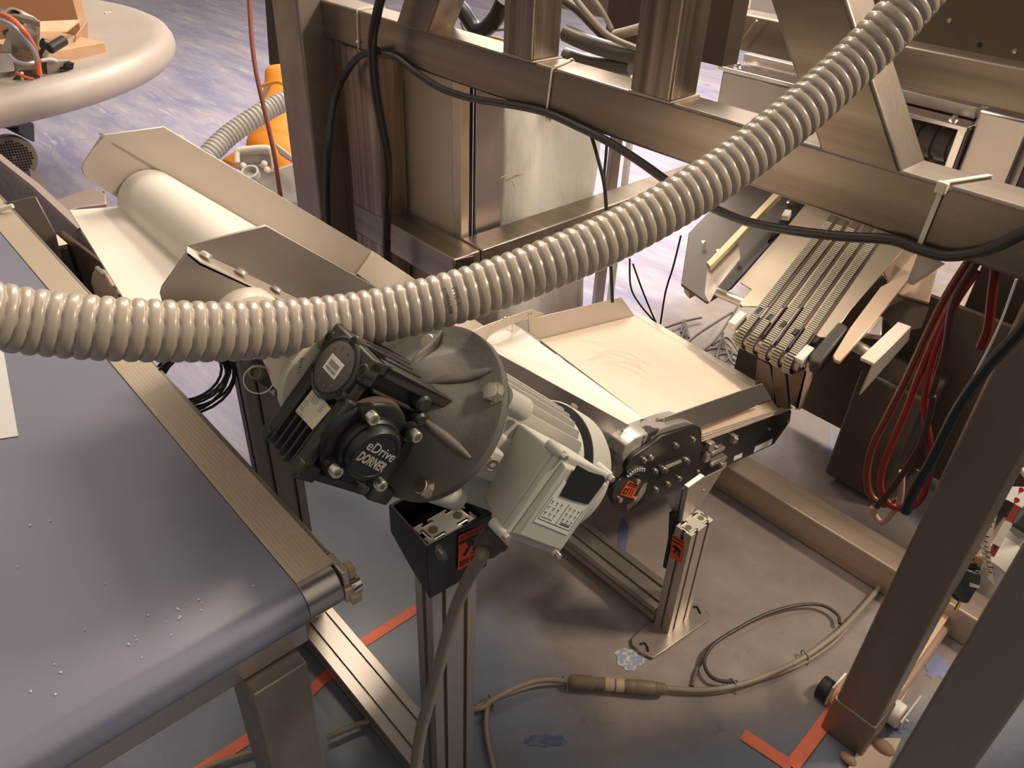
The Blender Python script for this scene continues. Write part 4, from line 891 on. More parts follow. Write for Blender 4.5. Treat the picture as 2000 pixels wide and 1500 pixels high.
# wiring label and black tape on the lid
lc = [GPx(*q, 0, AC+.0035) for q in ((1100, 938), (1162, 965), (1108, 1045), (1042, 1018))]
Pq = [G(AC+.0034, l[1], l[2]) for l in lc]
wl = MB().prism(Pq, ga*.0006).build('wiring_label', paper, gm)
Q = lambda u, v: (Pq[0]*(1-u)+Pq[1]*u)*(1-v)+(Pq[3]*(1-u)+Pq[2]*u)*v+ga*.0006
mb = MB(); nr = ga*.0003
for a_ in ((.03, .90, .97, .91), (.03, .40, .04, .90), (.52, .40, .53, .90), (.96, .40, .97, .90)): qrect(mb, Q, *a_, nr)
for gx in (.08, .60):
    for rrw in range(3):
        for k in range(3):
            u = gx+.13*k; v = .46+.13*rrw; qrect(mb, Q, u, v, u+.05, v+.015, nr); qrect(mb, Q, u+.02, v+.03, u+.03, v+.075, nr)
    qrect(mb, Q, gx, .84, gx+.30, .85, nr)
for v in (.80, .83): qrect(mb, Q, .62, v, .9, v+.012, nr)
mb.build('label_print', ink, wl)
tq = [GPx(*q, 0, AC+.0045) for q in ((1127, 908), (1150, 921), (1178, 929), (1182, 934), (1180, 942), (1148, 985), (1120, 978), (1093, 968))]
MB().prism([G(AC+.0044, l[1], l[2]) for l in tq], ga*.0008).build('black_tape', mat('black_tape', (.012, .013, .013), .6), gm)
# cable gland
gl = GPx(962, 1058, 0, .07); gp = G(*gl)
MB().lathe(gp-ga*0+gb*-.01, unit(gb*.9-gc*.25-ga*.0), [(.020, 0), (.021, .006), (.018, .012), (.017, .022), (.012, .030)], 24).build('cable_gland', mat('dark_gland', (.07, .055, .04), .5), gm)
gend = gp+unit(gb*.9-gc*.25)*.02
# motor supply cable down to the floor
cable('motor_cable', [gend, Dp(942, 1085, .95), Dp(915, 1130, .97), Dp(893, 1180, .99), Dp(874, 1240, 1.01), Dp(855, 1310, 1.03), Dp(838, 1370, 1.05), Dp(822, 1430, 1.07), Dp(812, 1500, 1.09), Dp(806, 1580, 1.11)], .0083, cablegr, 'printed grey cable running from the motor box down in front of the slotted post', seg=16)
pth = spline([Dp(938, 1090, .944), Dp(915, 1130, .958), Dp(893, 1180, .978), Dp(874, 1240, .998), Dp(855, 1310, 1.018)], 8)
# quick-release pin with ring next to the gearbox
qp = thing('release_pin', Dp(510, 735, 1.0), 'small grey release pin with thin wire ring hanging left of the gearbox', 'pin')
c = Dp(516, 735, 1.0); dirp = unit(Dp(560, 790, .98)-c)
MB().lathe(c-EX*.012, unit(A(.55, -.5, .5)), [(.0085, 0), (.010, .004), (.010, .016), (.008, .020), (.006, .020), (.0055, .015), (.0001, .015)], 24).build('pin_head', mat('greenish_pin', (.22, .20, .14), .45, .3), qp)
c2 = Dp(505, 742, .985); rg = []
for i in range(28): t = 2*math.pi*i/28; rg.append(c2+(_r*math.cos(t)*.0172+_u*math.sin(t)*.0172+_f*math.cos(t)*.006))
MB().tube(rg, .0009, 8, 1, closed=True, smooth=False).build('split_ring', bolt, qp)
c = Dp(505, 765, 1.04)
MB().prism([Dp(488, 700, 1.04), Dp(560, 700, 1.02), Dp(640, 790, .99), Dp(560, 790, 1.02), Dp(500, 745, 1.05)], (-.03, .03, -.02)).build('drive_bracket', blackm, cv, bevel=.003)
# ================================================================== blue belt conveyor in the left foreground
bc = thing('blue_belt_conveyor', (-1.4, .1, 0), 'wide blue belt conveyor with embossed steel side rail filling the lower left corner', 'conveyor')
ZT = .85; XE = -.640; Y0, Y1 = -.75, .268; RR = .034
prof = []
mb = MB(); n = 18; pr = [(-3.2, ZT)]
for i in range(n+1):
    t = math.pi/2-math.pi*i/n; pr.append((XE-RR+RR*math.cos(t), ZT-RR+RR*math.sin(t)))
pr.append((-3.2, ZT-2*RR))
prb = [(x, z) for x, z in pr]
mb.prism([A(x, Y0, z) for x, z in prb], (0, Y1-Y0, 0)); mb.build('belt', bluebelt, bc, angle=30)
# polished end roller showing beyond the belt edge
MB().cyl((XE-RR, Y1+.001, ZT-RR), (XE-RR, Y1+.052, ZT-RR), RR-.0015, seg=56).build('end_roller', steels, bc, bevel=.001)
rl = MB().aabb(-3.2, XE-.030, Y1+.001, Y1+.056, ZT-.004, ZT+.002).build('side_rail', railm, bc, bevel=.0008)
MB().aabb(-3.2, XE-.055, Y1+.057, Y1+.066, ZT-.075, ZT-.006).build('rail_web', steeld, bc, bevel=.002)
MB().aabb(-3.2, XE-.05, Y1+.004, Y1+.056, ZT-.085, ZT-.008).build('rail_body', steeld, bc)
mb = MB(); mb.aabb(XE-.05, XE-.008, Y1+.056, Y1+.066, ZT-.030, ZT-.002); mb.aabb(XE-.04, XE-.002, Y1+.054, Y1+.072, ZT-.055, ZT-.030)
mb.build('bearing_block', alul, bc, bevel=.002)
mb = MB(); mb.aabb(XE-.028, XE-.010, Y1+.066, Y1+.078, ZT-.026, ZT-.006); mb.aabb(XE-.012, XE+.004, Y1+.060, Y1+.076, ZT-.060, ZT-.044); mb.build('bearing_cap', mat('tan_block', (.55, .42, .28), .5), bc, bevel=.003)
MB().cyl((XE-.012, Y1+.066, ZT-.040), (XE-.012, Y1+.080, ZT-.040), .013, seg=24).build('bearing_washer', chrome, bc)
# chassis under the belt with leg
bar('frame_rail', (XE-.045, -.75, ZT-.102), (XE-.045, Y1+.005, ZT-.102), .030, .038, EZ, steels, bc, bevel=.003)
bar('leg', (XE-.045, .215, .0), (XE-.045, .215, ZT-.122), .078, .085, EX, steeld, bc, bevel=.003)
bar('leg', (-2.6, .215, .0), (-2.6, .215, ZT-.09), .078, .085, EX, steeld, bc, bevel=.003)
bar('frame_rail', (-3.2, .225, ZT-.10), (XE-.07, .225, ZT-.10), .06, .05, EZ, steeld, bc, bevel=.003)
MB().aabb(XE-.075, XE-.04, -.3, .10, ZT-.085, ZT-.07).build('belt_scraper', blackm, bc)
# white pellets scattered on the belt
grain = mat('white_pellet', (.9, .88, .82), .5)
proto = None
cl = [(348, 1190), (352, 1204), (362, 1182), (388, 1171), (394, 1177), (403, 1173), (264, 1243), (266, 1250), (251, 1258), (290, 1201), (165, 1230), (310, 1278), (277, 1284), (334, 1240), (393, 1192), (483, 1174), (495, 1144), (452, 1260), (428, 1272), (540, 1214), (168, 1418), (106, 1297), (118, 1313), (108, 1356), (331, 1361), (59, 1026), (34, 1107), (592, 1187), (502, 1193), (324, 1214), (349, 1208), (345, 1188), (236, 1331), (504, 1250), (98, 1017), (257, 1378), (400, 1325), (60, 1350), (205, 1140), (430, 1245)]
for i, (x, y) in enumerate(cl):
    p = Zp(x, y, ZT+.0012)
    if p[0] > XE-.045: continue
    if proto is None:
        proto = MB().ball(p, .0016, 8, (1, .8, .75)).build('pellet', grain, None, origin=tuple(p)); o = proto; o.location = tuple(p)
    else:
        o = proto.copy(); col.objects.link(o); o.location = tuple(p); s = random.uniform(.5, 1.15); o.scale = (s, s, s); o.rotation_euler = (0, 0, random.uniform(0, 3))
    tag(o, 'tiny white pellet scattered on the blue conveyor belt', 'pellet', 'white pellets on the blue belt')
q0 = [Zp(x, y, ZT+.0008) for x, y in ((0, 680), (8, 680), (36, 850), (-5, 862))]
tag(MB().prism([Zp(-210, 668, ZT+.0008), Zp(6, 680, ZT+.0008), Zp(36, 852, ZT+.0008), Zp(-230, 892, ZT+.0008)], (0, 0, .0008)).build('paper_sheet', paper, None, origin=tuple(Zp(0, 760, ZT))), 'blank white paper sheet lying on the blue belt at the left edge', 'paper')
# coiled cable hanging behind the rail
cc_ = thing('coiled_cable', Dp(375, 745, 1.25), 'coil of thin black cable hanging below the big hose at centre left', 'cable coil')
for k in range(7):
    pts = []; c = Dp(372+1.5*k, 733+2*k, 1.40+.006*k); ra = .057+.004*(k % 4)+.002*k; rb = .044+.0025*k
    tilt = .20+.07*(k % 3)
    for i in range(22):
        t = 2*math.pi*i/22; uu = ra*math.cos(t); vv = rb*math.sin(t)
        pts.append(c+_r*(uu*math.cos(tilt)-vv*math.sin(tilt)*.5)+_u*(vv*math.cos(tilt)+uu*math.sin(tilt))+_f*(.012*math.sin(t+k)))
    MB().tube(pts, .0026, 8, 1, closed=True, smooth=False).build('loop', black, cc_)

# ================================================================== strap-belt conveyor at right
sp = thing('strap_conveyor', (-.85, 2.0, 0), 'steel conveyor with five narrow ribbed belts running up under the main beam', 'conveyor')
th22 = math.radians(22); SE = A(0, math.cos(th22), math.sin(th22)); SN = A(0, -math.sin(th22), math.cos(th22)); SP0 = Dp(1470, 650, 2.2)
def SP(x, y, o=0.0): return Pl(x, y, SP0+SN*o, SN)
def slab(pts, o, t): return MB().prism([SP(x, y, o) for x, y in pts], tuple(-SN*t))
bedm = mat('bed_steel', (.62, .52, .40), .34, .9, ((60, 4, 60), .05, .001))
slab([(1610, 355), (1740, 395), (1800, 440), (1780, 470), (1745, 510), (1662, 605), (1622, 660), (1600, 658), (1570, 640), (1572, 600), (1450, 598), (1444, 592), (1468, 565), (1446, 552), (1450, 545)], .004, .004).build('bed_plate', bedm, sp, bevel=.001)
# five straps: from nose up
S0 = [(1456, 641), (1478, 651), (1503, 664), (1527, 676), (1550, 690)]; S1 = [(1630, 421), (1650, 428), (1673, 434), (1697, 441), (1722, 449)]
RS = .034
for i in range(5):
    a = SP(*S0[i], .007); b = SP(*S1[i], .007); a = A(a[0], a[1], a[2]); xw = .0115
    d = unit(b-a); N2 = SN; X = a[0]; L = np.linalg.norm(b-a); X1 = b[0]
    pr = []; npt = 0
    c = a-N2*RS
    for k in range(15):
        t = math.radians(90+180*k/14); pr.append(c+RS*(math.cos(t)*SE+math.sin(t)*N2))
    pr = [b]+pr+[b-N2*2*RS]
    mb = MB(); vs = []; 
    for p in pr: vs += [A(p[0]-xw, p[1], p[2]), A(p[0]+xw, p[1], p[2])]
    fs = [(2*k, 2*k+1, 2*k+3, 2*k+2) for k in range(len(pr)-1)]
    o = mb.add(vs, fs).build('strap_belt', strapm, sp, angle=60); md = o.modifiers.new('t', 'SOLIDIFY'); md.thickness = .003; md.offset = 0
    rb = MB(); m_ = 0
    kmax = int(L*.95/.0075)
    for k in range(kmax):
        p = a+(b-a)*(k*.0075/L); rb.box(p+N2*.0024, (xw*.98, 0, 0), SE*.0022, N2*.0013)
    for k in range(11):
        t = math.radians(90+14*k); p = c+RS*(math.cos(t)*SE+math.sin(t)*N2); dn = unit(p-c); rb.box(p+dn*.0024, (xw*.98, 0, 0), np.cross(EX, dn)*.0022, dn*.0013)
    rb.build('rib', toothm, o)
    # groove edge beside strap
    g0, g1 = SP(S0[i][0]+14, S0[i][1]+3, .006), SP(S1[i][0]+10, S1[i][1]+3, .006)
    MB().box((g0+g1)/2, (g1-g0)/2, (.0022, 0, 0), SN*.0008).build('groove', mat('groove_brown', (.10, .06, .035), .6), sp)
mb = MB(); c = SP(1500, 668, .010)-SN*RS; mb.cyl(c-A(.105, 0, 0), c+A(.105, 0, 0), RS*.55, seg=32); mb.build('nose_roller', steeld, sp)
for (px, py) in ((1440, 622), (1571, 690)):
    c = SP(px, py, .006); MB().box(c-SN*.012, (.012, 0, 0), SE*.028, SN*.016).build('white_block', white, sp, bevel=.002)
for i in range(4): c = SP(S0[i][0]+26, S0[i][1]-33+2*i, .008); MB().box(c, (.006, 0, 0), SE*.012, SN*.004).build('black_insert', black, sp, bevel=.001)
# belt returning loop at the right of the nose (black round belt wheel)
c = SP(1612, 690, .0)
MB().prism([SP(x, y, .012) for x, y in ((1638, 626), (1658, 636), (1655, 645), (1600, 712), (1580, 706), (1582, 690))], tuple(-SN*.05)).build('drive_belt_loop', mat('dark_belt', (.05, .04, .03), .5), sp, bevel=.008)
# front cross structure hanging from the nose: vertical slotted plates
P = SP(1500, 700, -.03); yv = P[1]+.02
for j, (x0, x1, x2, x3) in enumerate(((1478, 1503, 1520, 1472), (1507, 1533, 1540, 1512), (1536, 1577, 1560, 1544))):
    MB().prism([Yp(x0, 700+6*j, yv), Yp(x1, 712+6*j, yv), Yp(x2, 800, yv), Yp(x3, 790, yv)], (0, .015, 0)).build('front_plate', bpanel, sp, bevel=.002)
MB().prism([Yp(1577, 706, yv), Yp(1590, 718, yv), Yp(1562, 800, yv), Yp(1552, 800, yv)], (0, .012, 0)).build('bright_edge', mat('peach_edge', (.72, .52, .38), .4, .4), sp)
MB().aabb(-.93, .35, 2.24, 2.26, .07, .62).build('cross_panel', bpanel, sp)
MB().aabb(-1.0, -.93, yv+.10, yv+.16, 0, P[2]).build('front_column', bpanel, sp)
# left side: dark guard plate, bent bracket, cross tube
MB().prism([SP(x, y, -.02) for x, y in ((1345, 455), (1470, 325), (1620, 345), (1580, 395), (1510, 470), (1430, 560), (1380, 590), (1330, 555))], tuple(-SN*.01)).build('side_pan', mat('pan_grey', (.11, .095, .085), .45, .5), sp, bevel=.002)
br_ = MB().prism([SP(x, y, .05) for x, y in ((1380, 522), (1512, 385), (1526, 388), (1388, 530))], tuple(SN*.02)).build('side_bar', mat('brassy_rail', (.60, .48, .30), .4, .6), sp, bevel=.002)
MB().prism([SP(x, y, .045) for x, y in ((1380, 527), (1440, 470), (1444, 505), (1400, 560), (1384, 590), (1376, 575))], (.004, 0, 0)).build('bent_bracket', guardl, sp, bevel=.001)
a, b = SP(1395, 568, -.01), SP(1452, 592, -.01); MB().cyl(a, b, .014, seg=24).build('cross_tube', alul, sp)
a, b = SP(1640, 660, -.02), SP(1700, 690, -.02); MB().cyl(a, b, .016, seg=24).build('cross_tube', alul, sp)
MB().prism([SP(x, y, -.03) for x, y in ((1335, 558), (1345, 570), (1395, 545), (1420, 520), (1375, 540))], tuple(-SN*.03)).build('pan_lip', mat('brassy_rail', (.60, .48, .30), .4, .6), sp)
for q in ((1374, 474), (1403, 491), (1441, 506), (1540, 396)): MB().lathe(SP(*q, -.008), SN, [(.008, 0), (.007, .004), (.0001, .006)], 14).build('screw', bolt, sp)
MB().prism([SP(x, y, .01) for x, y in ((1533, 418), (1546, 420), (1540, 432), (1526, 430))], tuple(SN*.02)).build('small_white_block', white, sp, bevel=.002)
MB().prism([SP(x, y, -.01) for x, y in ((1552, 396), (1575, 402), (1545, 438), (1520, 455), (1500, 470), (1510, 452))], tuple(-SN*.01)).build('dark_strip', dark, sp)
# right side: peach rail, block and hopper
pr_ = mat('peach_rail', (.70, .52, .38), .4, .3)
MB().prism([SP(x, y, .02) for x, y in ((1772, 533), (1780, 540), (1690, 650), (1640, 706), (1630, 702), (1627, 694), (1660, 640), (1720, 560))], tuple(-SN*.012)).build('side_rail', pr_, sp, bevel=.002)
MB().prism([SP(x, y, -.03) for x, y in ((1760, 575), (1815, 590), (1835, 510), (1850, 470), (1790, 455), (1700, 480), (1740, 560))], tuple(-SN*.01)).build('side_plate', pr_, sp, bevel=.002)
MB().prism([SP(x, y, .02) for x, y in ((1795, 488), (1842, 513), (1806, 537), (1778, 556), (1770, 552))], (.008, 0, 0)).build('triangular_bracket', steels, sp, bevel=.001)
MB().prism([SP(x, y, -.04) for x, y in ((1750, 578), (1815, 600), (1800, 640), (1755, 650), (1722, 612))], tuple(-SN*.01)).build('dark_opening', mat('deep_brown', (.06, .035, .02), .6), sp)
blk = [SP(x, y, .03) for x, y in ((1754, 628), (1780, 637), (1707, 710), (1680, 698))]
MB().prism(blk, tuple(-SN*.012)).build('cream_block', creamp, sp, bevel=.002)
MB().prism([SP(1707, 711, .03), SP(1780, 638, .03), Yp(1775, 665, blk[1][1]+.0), Yp(1680, 772, blk[2][1]-.0)], (-.004, 0, 0)).build('hanging_flap', guardl, sp, bevel=.001)
MB().prism([SP(x, y, .01) for x, y in ((1700, 612), (1726, 618), (1722, 655), (1680, 650), (1690, 630))], tuple(-SN*.02)).build('clip_bracket', steels, sp, bevel=.003)
MB().aabb(-.69, -.50, 2.05, 2.35, .02, .42).build('side_box', bpanel, sp, bevel=.01)
# enclosure with rollers under the rear beam
en = thing('steel_enclosure', (-1.15, 2.45, 0), 'polished steel roller enclosure with flanged lid behind the main beam at upper right', 'enclosure')
MB().aabb(-1.54, -1.18, 2.36, 2.60, .80, 1.045).build('box_body', mat('polished_box', (.50, .44, .42), .22, .95, ((6, 6, 6), .1, .01)), en, bevel=.008)
MB().aabb(-1.55, -.735, 2.345, 2.352, 1.045, 1.058).aabb(-1.55, -.735, 2.352, 2.42, 1.050, 1.058).build('lid_flange', chrome, en, bevel=.002)
MB().aabb(-1.52, -.76, 2.44, 2.50, 1.058, 1.09).aabb(-1.50, -.77, 2.52, 2.55, 1.058, 1.12).build('top_channel', steels, en, bevel=.002)
MB().aabb(-.76, -.735, 2.345, 2.60, .80, 1.05).build('end_plate', chrome, en, bevel=.003)
MB().aabb(-.735, -.60, 2.38, 2.60, .74, 1.10).build('side_shield', steels, en, bevel=.008)
MB().aabb(-1.18, -.76, 2.56, 2.60, .78, 1.045).build('back_void', mat('deep_brown', (.06, .035, .02), .6), en)
mb = MB(); prf = []
for k in range(9): prf += [(.050, k*.045), (.050, k*.045+.030), (.042, k*.045+.032), (.042, k*.045+.043)]
mb.lathe((-1.17, 2.42, .985), EX, prf, 36); mb.build('ribbed_roller', mat('dark_roller', (.10, .08, .065), .4), en)
for q in ((-1.50, 2.385), (-.79, 2.385)): MB().lathe((q[0], q[1], 1.058), EZ, [(.014, 0), (.012, .004), (.008, .004), (.007, .012), (.0001, .013)], 20).build('lid_screw', bolt, en)
for k in range(3): MB().cyl((-1.0+.1*k, 2.40, .84-.0*k), (-.93+.1*k, 2.50, .92), .006, seg=8).build('spring_rod', steeld, en)
# tangle of wires on the floor under the strap conveyor
wr = thing('wire_tangle', Zp(1400, 690), 'tangle of thin dark wires on the floor behind the cream tray', 'wires')
ends = [((1325, 690), (1360, 655), (1430, 610)), ((1355, 700), (1400, 660), (1440, 600)), ((1300, 640), (1335, 628), (1370, 620)), ((1330, 650), (1336, 625), (1345, 660)), ((1390, 675), (1420, 660), (1445, 690)), ((1365, 690), (1410, 680), (1460, 705)), ((1410, 650), (1425, 700), (1442, 718)), ((1412, 650), (1400, 700), (1390, 740)), ((1375, 700), (1430, 690), (1400, 720)), ((1430, 690), (1450, 700), (1452, 712)), ((1340, 640), (1332, 660), (1338, 690))]
for i, L in enumerate(ends): MB().tube([Zp(x, y, .02+.03*(k if i < 2 else 0)) for k, (x, y) in enumerate(L)], .005, 8).build('wire', mat('wire_grey', (.12, .10, .085), .5), wr)
a, b = Zp(1446, 712, .02), Zp(1460, 692, .04); MB().cyl(a, b, .011, seg=14).build('plug', black, wr)

# ================================================================== things hanging between the leg and the foreground post
pg = thing('power_plug', Dp(1885, 1140, 1.5), 'black power plug hanging prongs-down right of the big frame leg', 'plug')
def SD(x, y, w_=1.5): return Dp(x, y, w_)
ax_ = unit(SD(1865, 1180)-SD(1905, 1110)); sx_ = unit(np.cross(ax_, _f))
MB().prism([SD(1888, 1110), SD(1918, 1122), SD(1916, 1140), SD(1892, 1180), SD(1872, 1175), SD(1856, 1160), SD(1856, 1148)], tuple(_f*.030)).build('plug_body', blackm, pg, bevel=.004)
for q in ((1906, 1108), (1902, 1117)): MB().cyl(SD(*q)-_r*.014+_f*.015, SD(*q)+_r*.014+_f*.015-_u*.004, .008, seg=16).build('strain_relief', black, pg)
MB().prism([SD(1893, 1138), SD(1912, 1143), SD(1912, 1149), SD(1892, 1145)], tuple(-_f*.002)).build('pale_mark', greyc, pg)
MB().tube([SD(1858, 1165), SD(1853, 1176)], .0025, 8).tube([SD(1875, 1176), SD(1866, 1192)], .0032, 8).build('prong', brass, pg)
bc_ = thing('brass_clip', SD(1905, 1095), 'small brown clip with round hole just above the hanging black plug', 'clip')
MB().prism([SD(1893, 1090), SD(1898, 1082), SD(1922, 1092), SD(1918, 1108), SD(1910, 1104)], tuple(_f*.006)).build('clip_plate', mat('brown_clip', (.20, .11, .05), .5), bc_, bevel=.001)
MB().cyl(SD(1899, 1092)-_f*.001, SD(1899, 1092)-_f*.002, .0035, seg=14).build('clip_hole', dark, bc_)
tp_ = thing('paper_tag', SD(1925, 1040), 'narrow printed paper strip tag twisting down beside the black plug', 'tag')
L = [(1930, 970), (1948, 960), (1949, 1000), (1942, 1030), (1935, 1065), (1936, 1100), (1943, 1146), (1930, 1130), (1920, 1095), (1912, 1040), (1913, 1025)]
MB().prism([SD(x, y, 1.48) for x, y in L], tuple(_f*.001)).build('tag_strip', mat('tag_paper', (.42, .34, .28), .6), tp_)
mb = MB()
for k in range(14):
    y = 985+10*k; x0 = 1936-k*1.6 if k < 5 else 1918+(k-5)*1.4; wd = 8 if k % 3 else 12
    mb.prism([SD(x0, y, 1.478), SD(x0+wd, y+3, 1.478), SD(x0+wd, y+5.5, 1.478), SD(x0, y+2.5, 1.478)], tuple(-_f*.0006))
mb.build('tag_print', ink, tp_)
MB().prism([SD(x, y, 1.5) for x, y in ((1948, 962), (1958, 953), (1978, 950), (2010, 952), (2010, 975), (1996, 992), (1975, 980), (1952, 970))], tuple(_f*.001)).build('tag_flag', paper, tp_)
for x, y, r_ in ((1985, 977, .0055), (1994, 957, .005)): MB().cyl(SD(x, y, 1.499), SD(x, y, 1.498), r_, seg=18).build('red_dot', mat('red_dot', (.5, .01, .02), .5), tp_)
cable('red_rod', [SD(1988, 988, 1.55), SD(1965, 1030, 1.55), SD(1935, 1085, 1.55)], .0065, mat('dark_red_rod', (.20, .02, .012), .4), 'short dark red handle crossing behind the paper tag', 'handle')
MB().cyl(SD(1970, 1020, 1.54), SD(1945, 1065, 1.54), .0075, seg=16).build('rod_sleeve', plasticgrey, bpy.data.objects['paper_tag'])
bt = thing('clear_bottle', SD(1970, 1070, 1.6), 'clear ribbed plastic bottle neck with black cap at the right edge', 'bottle')
MB().lathe(SD(1998, 1030, 1.6), unit(SD(1950, 1090, 1.6)-SD(1998, 1030, 1.6)), [(.018, .0), (.024, .01), (.020, .02), (.024, .03), (.020, .04), (.026, .05), (.03, .09), (.03, .10)], 24).build('bottle_body', mat('frosted', (.62, .56, .5), .15), bt)
MB().cyl(SD(1988, 1032, 1.58), SD(2012, 1004, 1.58), .026, seg=24).build('cap', black, bt)
cable('pale_cable', [SD(1982, 870), SD(1988, 900), SD(2000, 925), SD(2020, 940)], .005, paper, 'short pale cable curve at the right edge above the paper tag')
# pale board/rail behind the leg
rb = thing('pale_floor_rail', Zp(1800, 1350), 'pale peach strip of flat bar lying on the floor right of the big leg', 'bar')
P = [Zp(x, y, .06) for x, y in ((1960, 1010), (1985, 1010), (1850, 1210), (1715, 1400), (1690, 1400), (1700, 1370))]
MB().prism(P, (0, 0, -.02)).build('bar_top', mat('peach_rail', (.70, .52, .38), .4, .3), rb)
cable('pale_pipe', [Zp(1868, 1192, .03), Zp(1800, 1290, .03), Zp(1740, 1372, .03)], .012, mat('brown_pipe', (.33, .22, .16), .5), 'thin brownish pipe on the floor running from plug toward caster', 'pipe')
tag(MB().prism([Zp(x, y, .012) for x, y in ((1768, 1332), (1778, 1340), (1742, 1402), (1722, 1396))], (0, 0, -.01)).build('wood_chip', mat('peach_chip', (.70, .50, .36), .5), None, origin=tuple(Zp(1750, 1370))), 'pale rectangular chip lying beside the peach bar near the caster', 'scrap')
for (x, y, s_, lb) in ((1725, 1458, .022, 'brown pebble-like scrap beside the pale board at bottom right'), (1657, 1482, .016, 'small brown scrap at the bottom edge left of the pale board')):
    c = Zp(x, y, .01); tag(MB().ball(c, s_, 12, (1.2, .8, .55)).build('scrap', mat('brown_scrap', (.36, .22, .15), .6), None, origin=tuple(c)), lb, 'scrap')
tag(MB().prism([Zp(x, y, .008) for x, y in ((1690, 1440), (1760, 1442), (1735, 1500), (1725, 1530), (1640, 1530))], (0, 0, -.007)).build('pale_board', mat('peach_board', (.62, .47, .36), .5), None, origin=tuple(Zp(1700, 1490))), 'pale peach board lying flat on the floor at the bottom right', 'board')
# ================================================================== round table at upper left
TC = A(-4.66, .345); TR = 1.305; TZ = .82
tbm = thing('round_table', (TC[0], TC[1], 0), 'large round beige enamel table with thick rolled rim at the upper left corner', 'table')
MB().lathe((TC[0], TC[1], 0), EZ, [(.0001, TZ-.03), (TR-.34, TZ-.03), (TR-.18, TZ-.020), (TR-.10, TZ-.006), (TR-.05, TZ-.004), (TR-.02, TZ-.020), (TR-.003, TZ-.05), (TR, TZ-.075), (TR-.006, TZ-.10), (TR-.028, TZ-.125), (TR-.08, TZ-.14), (.3, TZ-.15), (.0001, TZ-.15)], 140).build('table_top', tablem, tbm, angle=70)
MB().cyl((TC[0], TC[1], 0), (TC[0], TC[1], TZ-.14), .10, seg=40).build('pedestal', steeld, tbm)
mb = MB()
TS = TZ-.03
def TP(x, y, h=0.0): return Zp(x, y, TS+h)
o = MB()
for i, (x, y) in enumerate(((207, 25), (214, 24), (228, 25))): o.box(TP(x, y, .012), (.012, 0, 0), (0, .006, 0), (0, 0, .002))
o.build('chip_mark', white, tbm)
# cardboard boxes
def cbox(name, c, yaw, dx, dy, dz, m, lb, cat='box', open_=False):
    t = thing(name, (c[0], c[1], c[2]), lb, cat); ca, sa = math.cos(yaw), math.sin(yaw); X = A(ca, sa, 0); Y = A(-sa, ca, 0); B = A(c[0], c[1], c[2])
    MB().box(B+EZ*dz/2, X*dx/2, Y*dy/2, EZ*dz/2).build('carton', m, t, bevel=.003)
    return t, X, Y, B
t, X, Y, B = cbox('cardboard_box', TP(88, 50, 0), .35, .30, .26, .20, card, 'tall cardboard box with yellow mark standing at the far side of the round table')
MB().box(B+EZ*.20+X*.02, X*.012, Y*.02, EZ*.001).build('yellow_mark', mat('yellow_mark', (.8, .5, .05), .5), t)
t, X, Y, B = cbox('cardboard_box', TP(100, 105, 0), .30, .36, .30, .05, card, 'low open cardboard tray lying on the round table')
MB().prism([TP(68, 42, .16), TP(158, 38, .10), TP(130, 60, .10), TP(72, 62, .14)], (0, 0, -.006)).build('flap', card, t)
MB().prism([TP(140, 100, .0), TP(172, 74, .0), TP(172, 40, .10), TP(150, 70, .08)], (-.006, -.004, 0)).build('flap', card, t)
tag(MB().box(TP(25, 12, .1), (.35, 0, 0), (0, .18, 0), (0, 0, .10)).build('brown_crate', mat('dark_card', (.30, .14, .06), .7), None, origin=tuple(TP(25, 12, 0))), 'dark brown crate at the very top left corner of the photo', 'crate')
# pneumatic assembly
pa = thing('pneumatic_assembly', TP(50, 120), 'grey machined pneumatic assembly with tube fittings lying on the round table', 'assembly')
MB().prism([TP(12, 26, .22), TP(70, 42, .22), TP(70, 110, .02), TP(12, 100, .02)], (-.01, .02, 0)).build('mount_plate', greyc, pa, bevel=.003)
MB().prism([TP(0, 15, .24), TP(68, 34, .24), TP(76, 42, .24), TP(0, 24, .24)], (0, 0, -.02)).build('top_bar', steeld, pa, bevel=.003)
a, b = TP(36, 42, .20), TP(53, 46, .20); d = unit(A(.62, -.5, .35))
MB().lathe(TP(44, 44, .2)-d*.05, d, [(.040, 0), (.040, .11), (.032, .11), (.032, .02), (.0001, .02)], 32).build('pipe_stub', plasticgrey, pa)
MB().prism([TP(0, 105, .05), TP(75, 118, .05), TP(75, 150, .0), TP(0, 155, .0)], (0, .02, 0)).build('lower_bar', steeld, pa, bevel=.003)
MB().prism([TP(10, 105, .07), TP(25, 103, .07), TP(30, 138, .02), TP(12, 142, .02)], (-.01, -.03, 0)).build('clamp_frame', greyc, pa, bevel=.004)
MB().prism([TP(90, 118, .06), TP(112, 120, .06), TP(113, 146, .0), TP(92, 150, .0)], (0, .05, 0)).build('valve_block', greyc, pa, bevel=.003)
MB().prism([TP(78, 122, .05), TP(92, 120, .05), TP(92, 150, .0), TP(80, 148, .0)], (0, .04, 0)).build('dark_block', mat('deep_brown', (.06, .035, .02), .6), pa, bevel=.003)
MB().prism([TP(116, 120, .05), TP(130, 124, .05), TP(128, 138, .02), TP(116, 140, .02)], (0, .03, 0)).build('sensor', black, pa, bevel=.003)
MB().prism([TP(4, 60, .14), TP(14, 56, .14), TP(18, 74, .08), TP(8, 75, .08)], (0, .03, 0)).build('switch', black, pa, bevel=.003)
MB().prism([TP(10, 75, .09), TP(22, 78, .09), TP(22, 104, .03), TP(0, 100, .03)], (0, .03, 0)).build('switch_bracket', greyc, pa, bevel=.003)
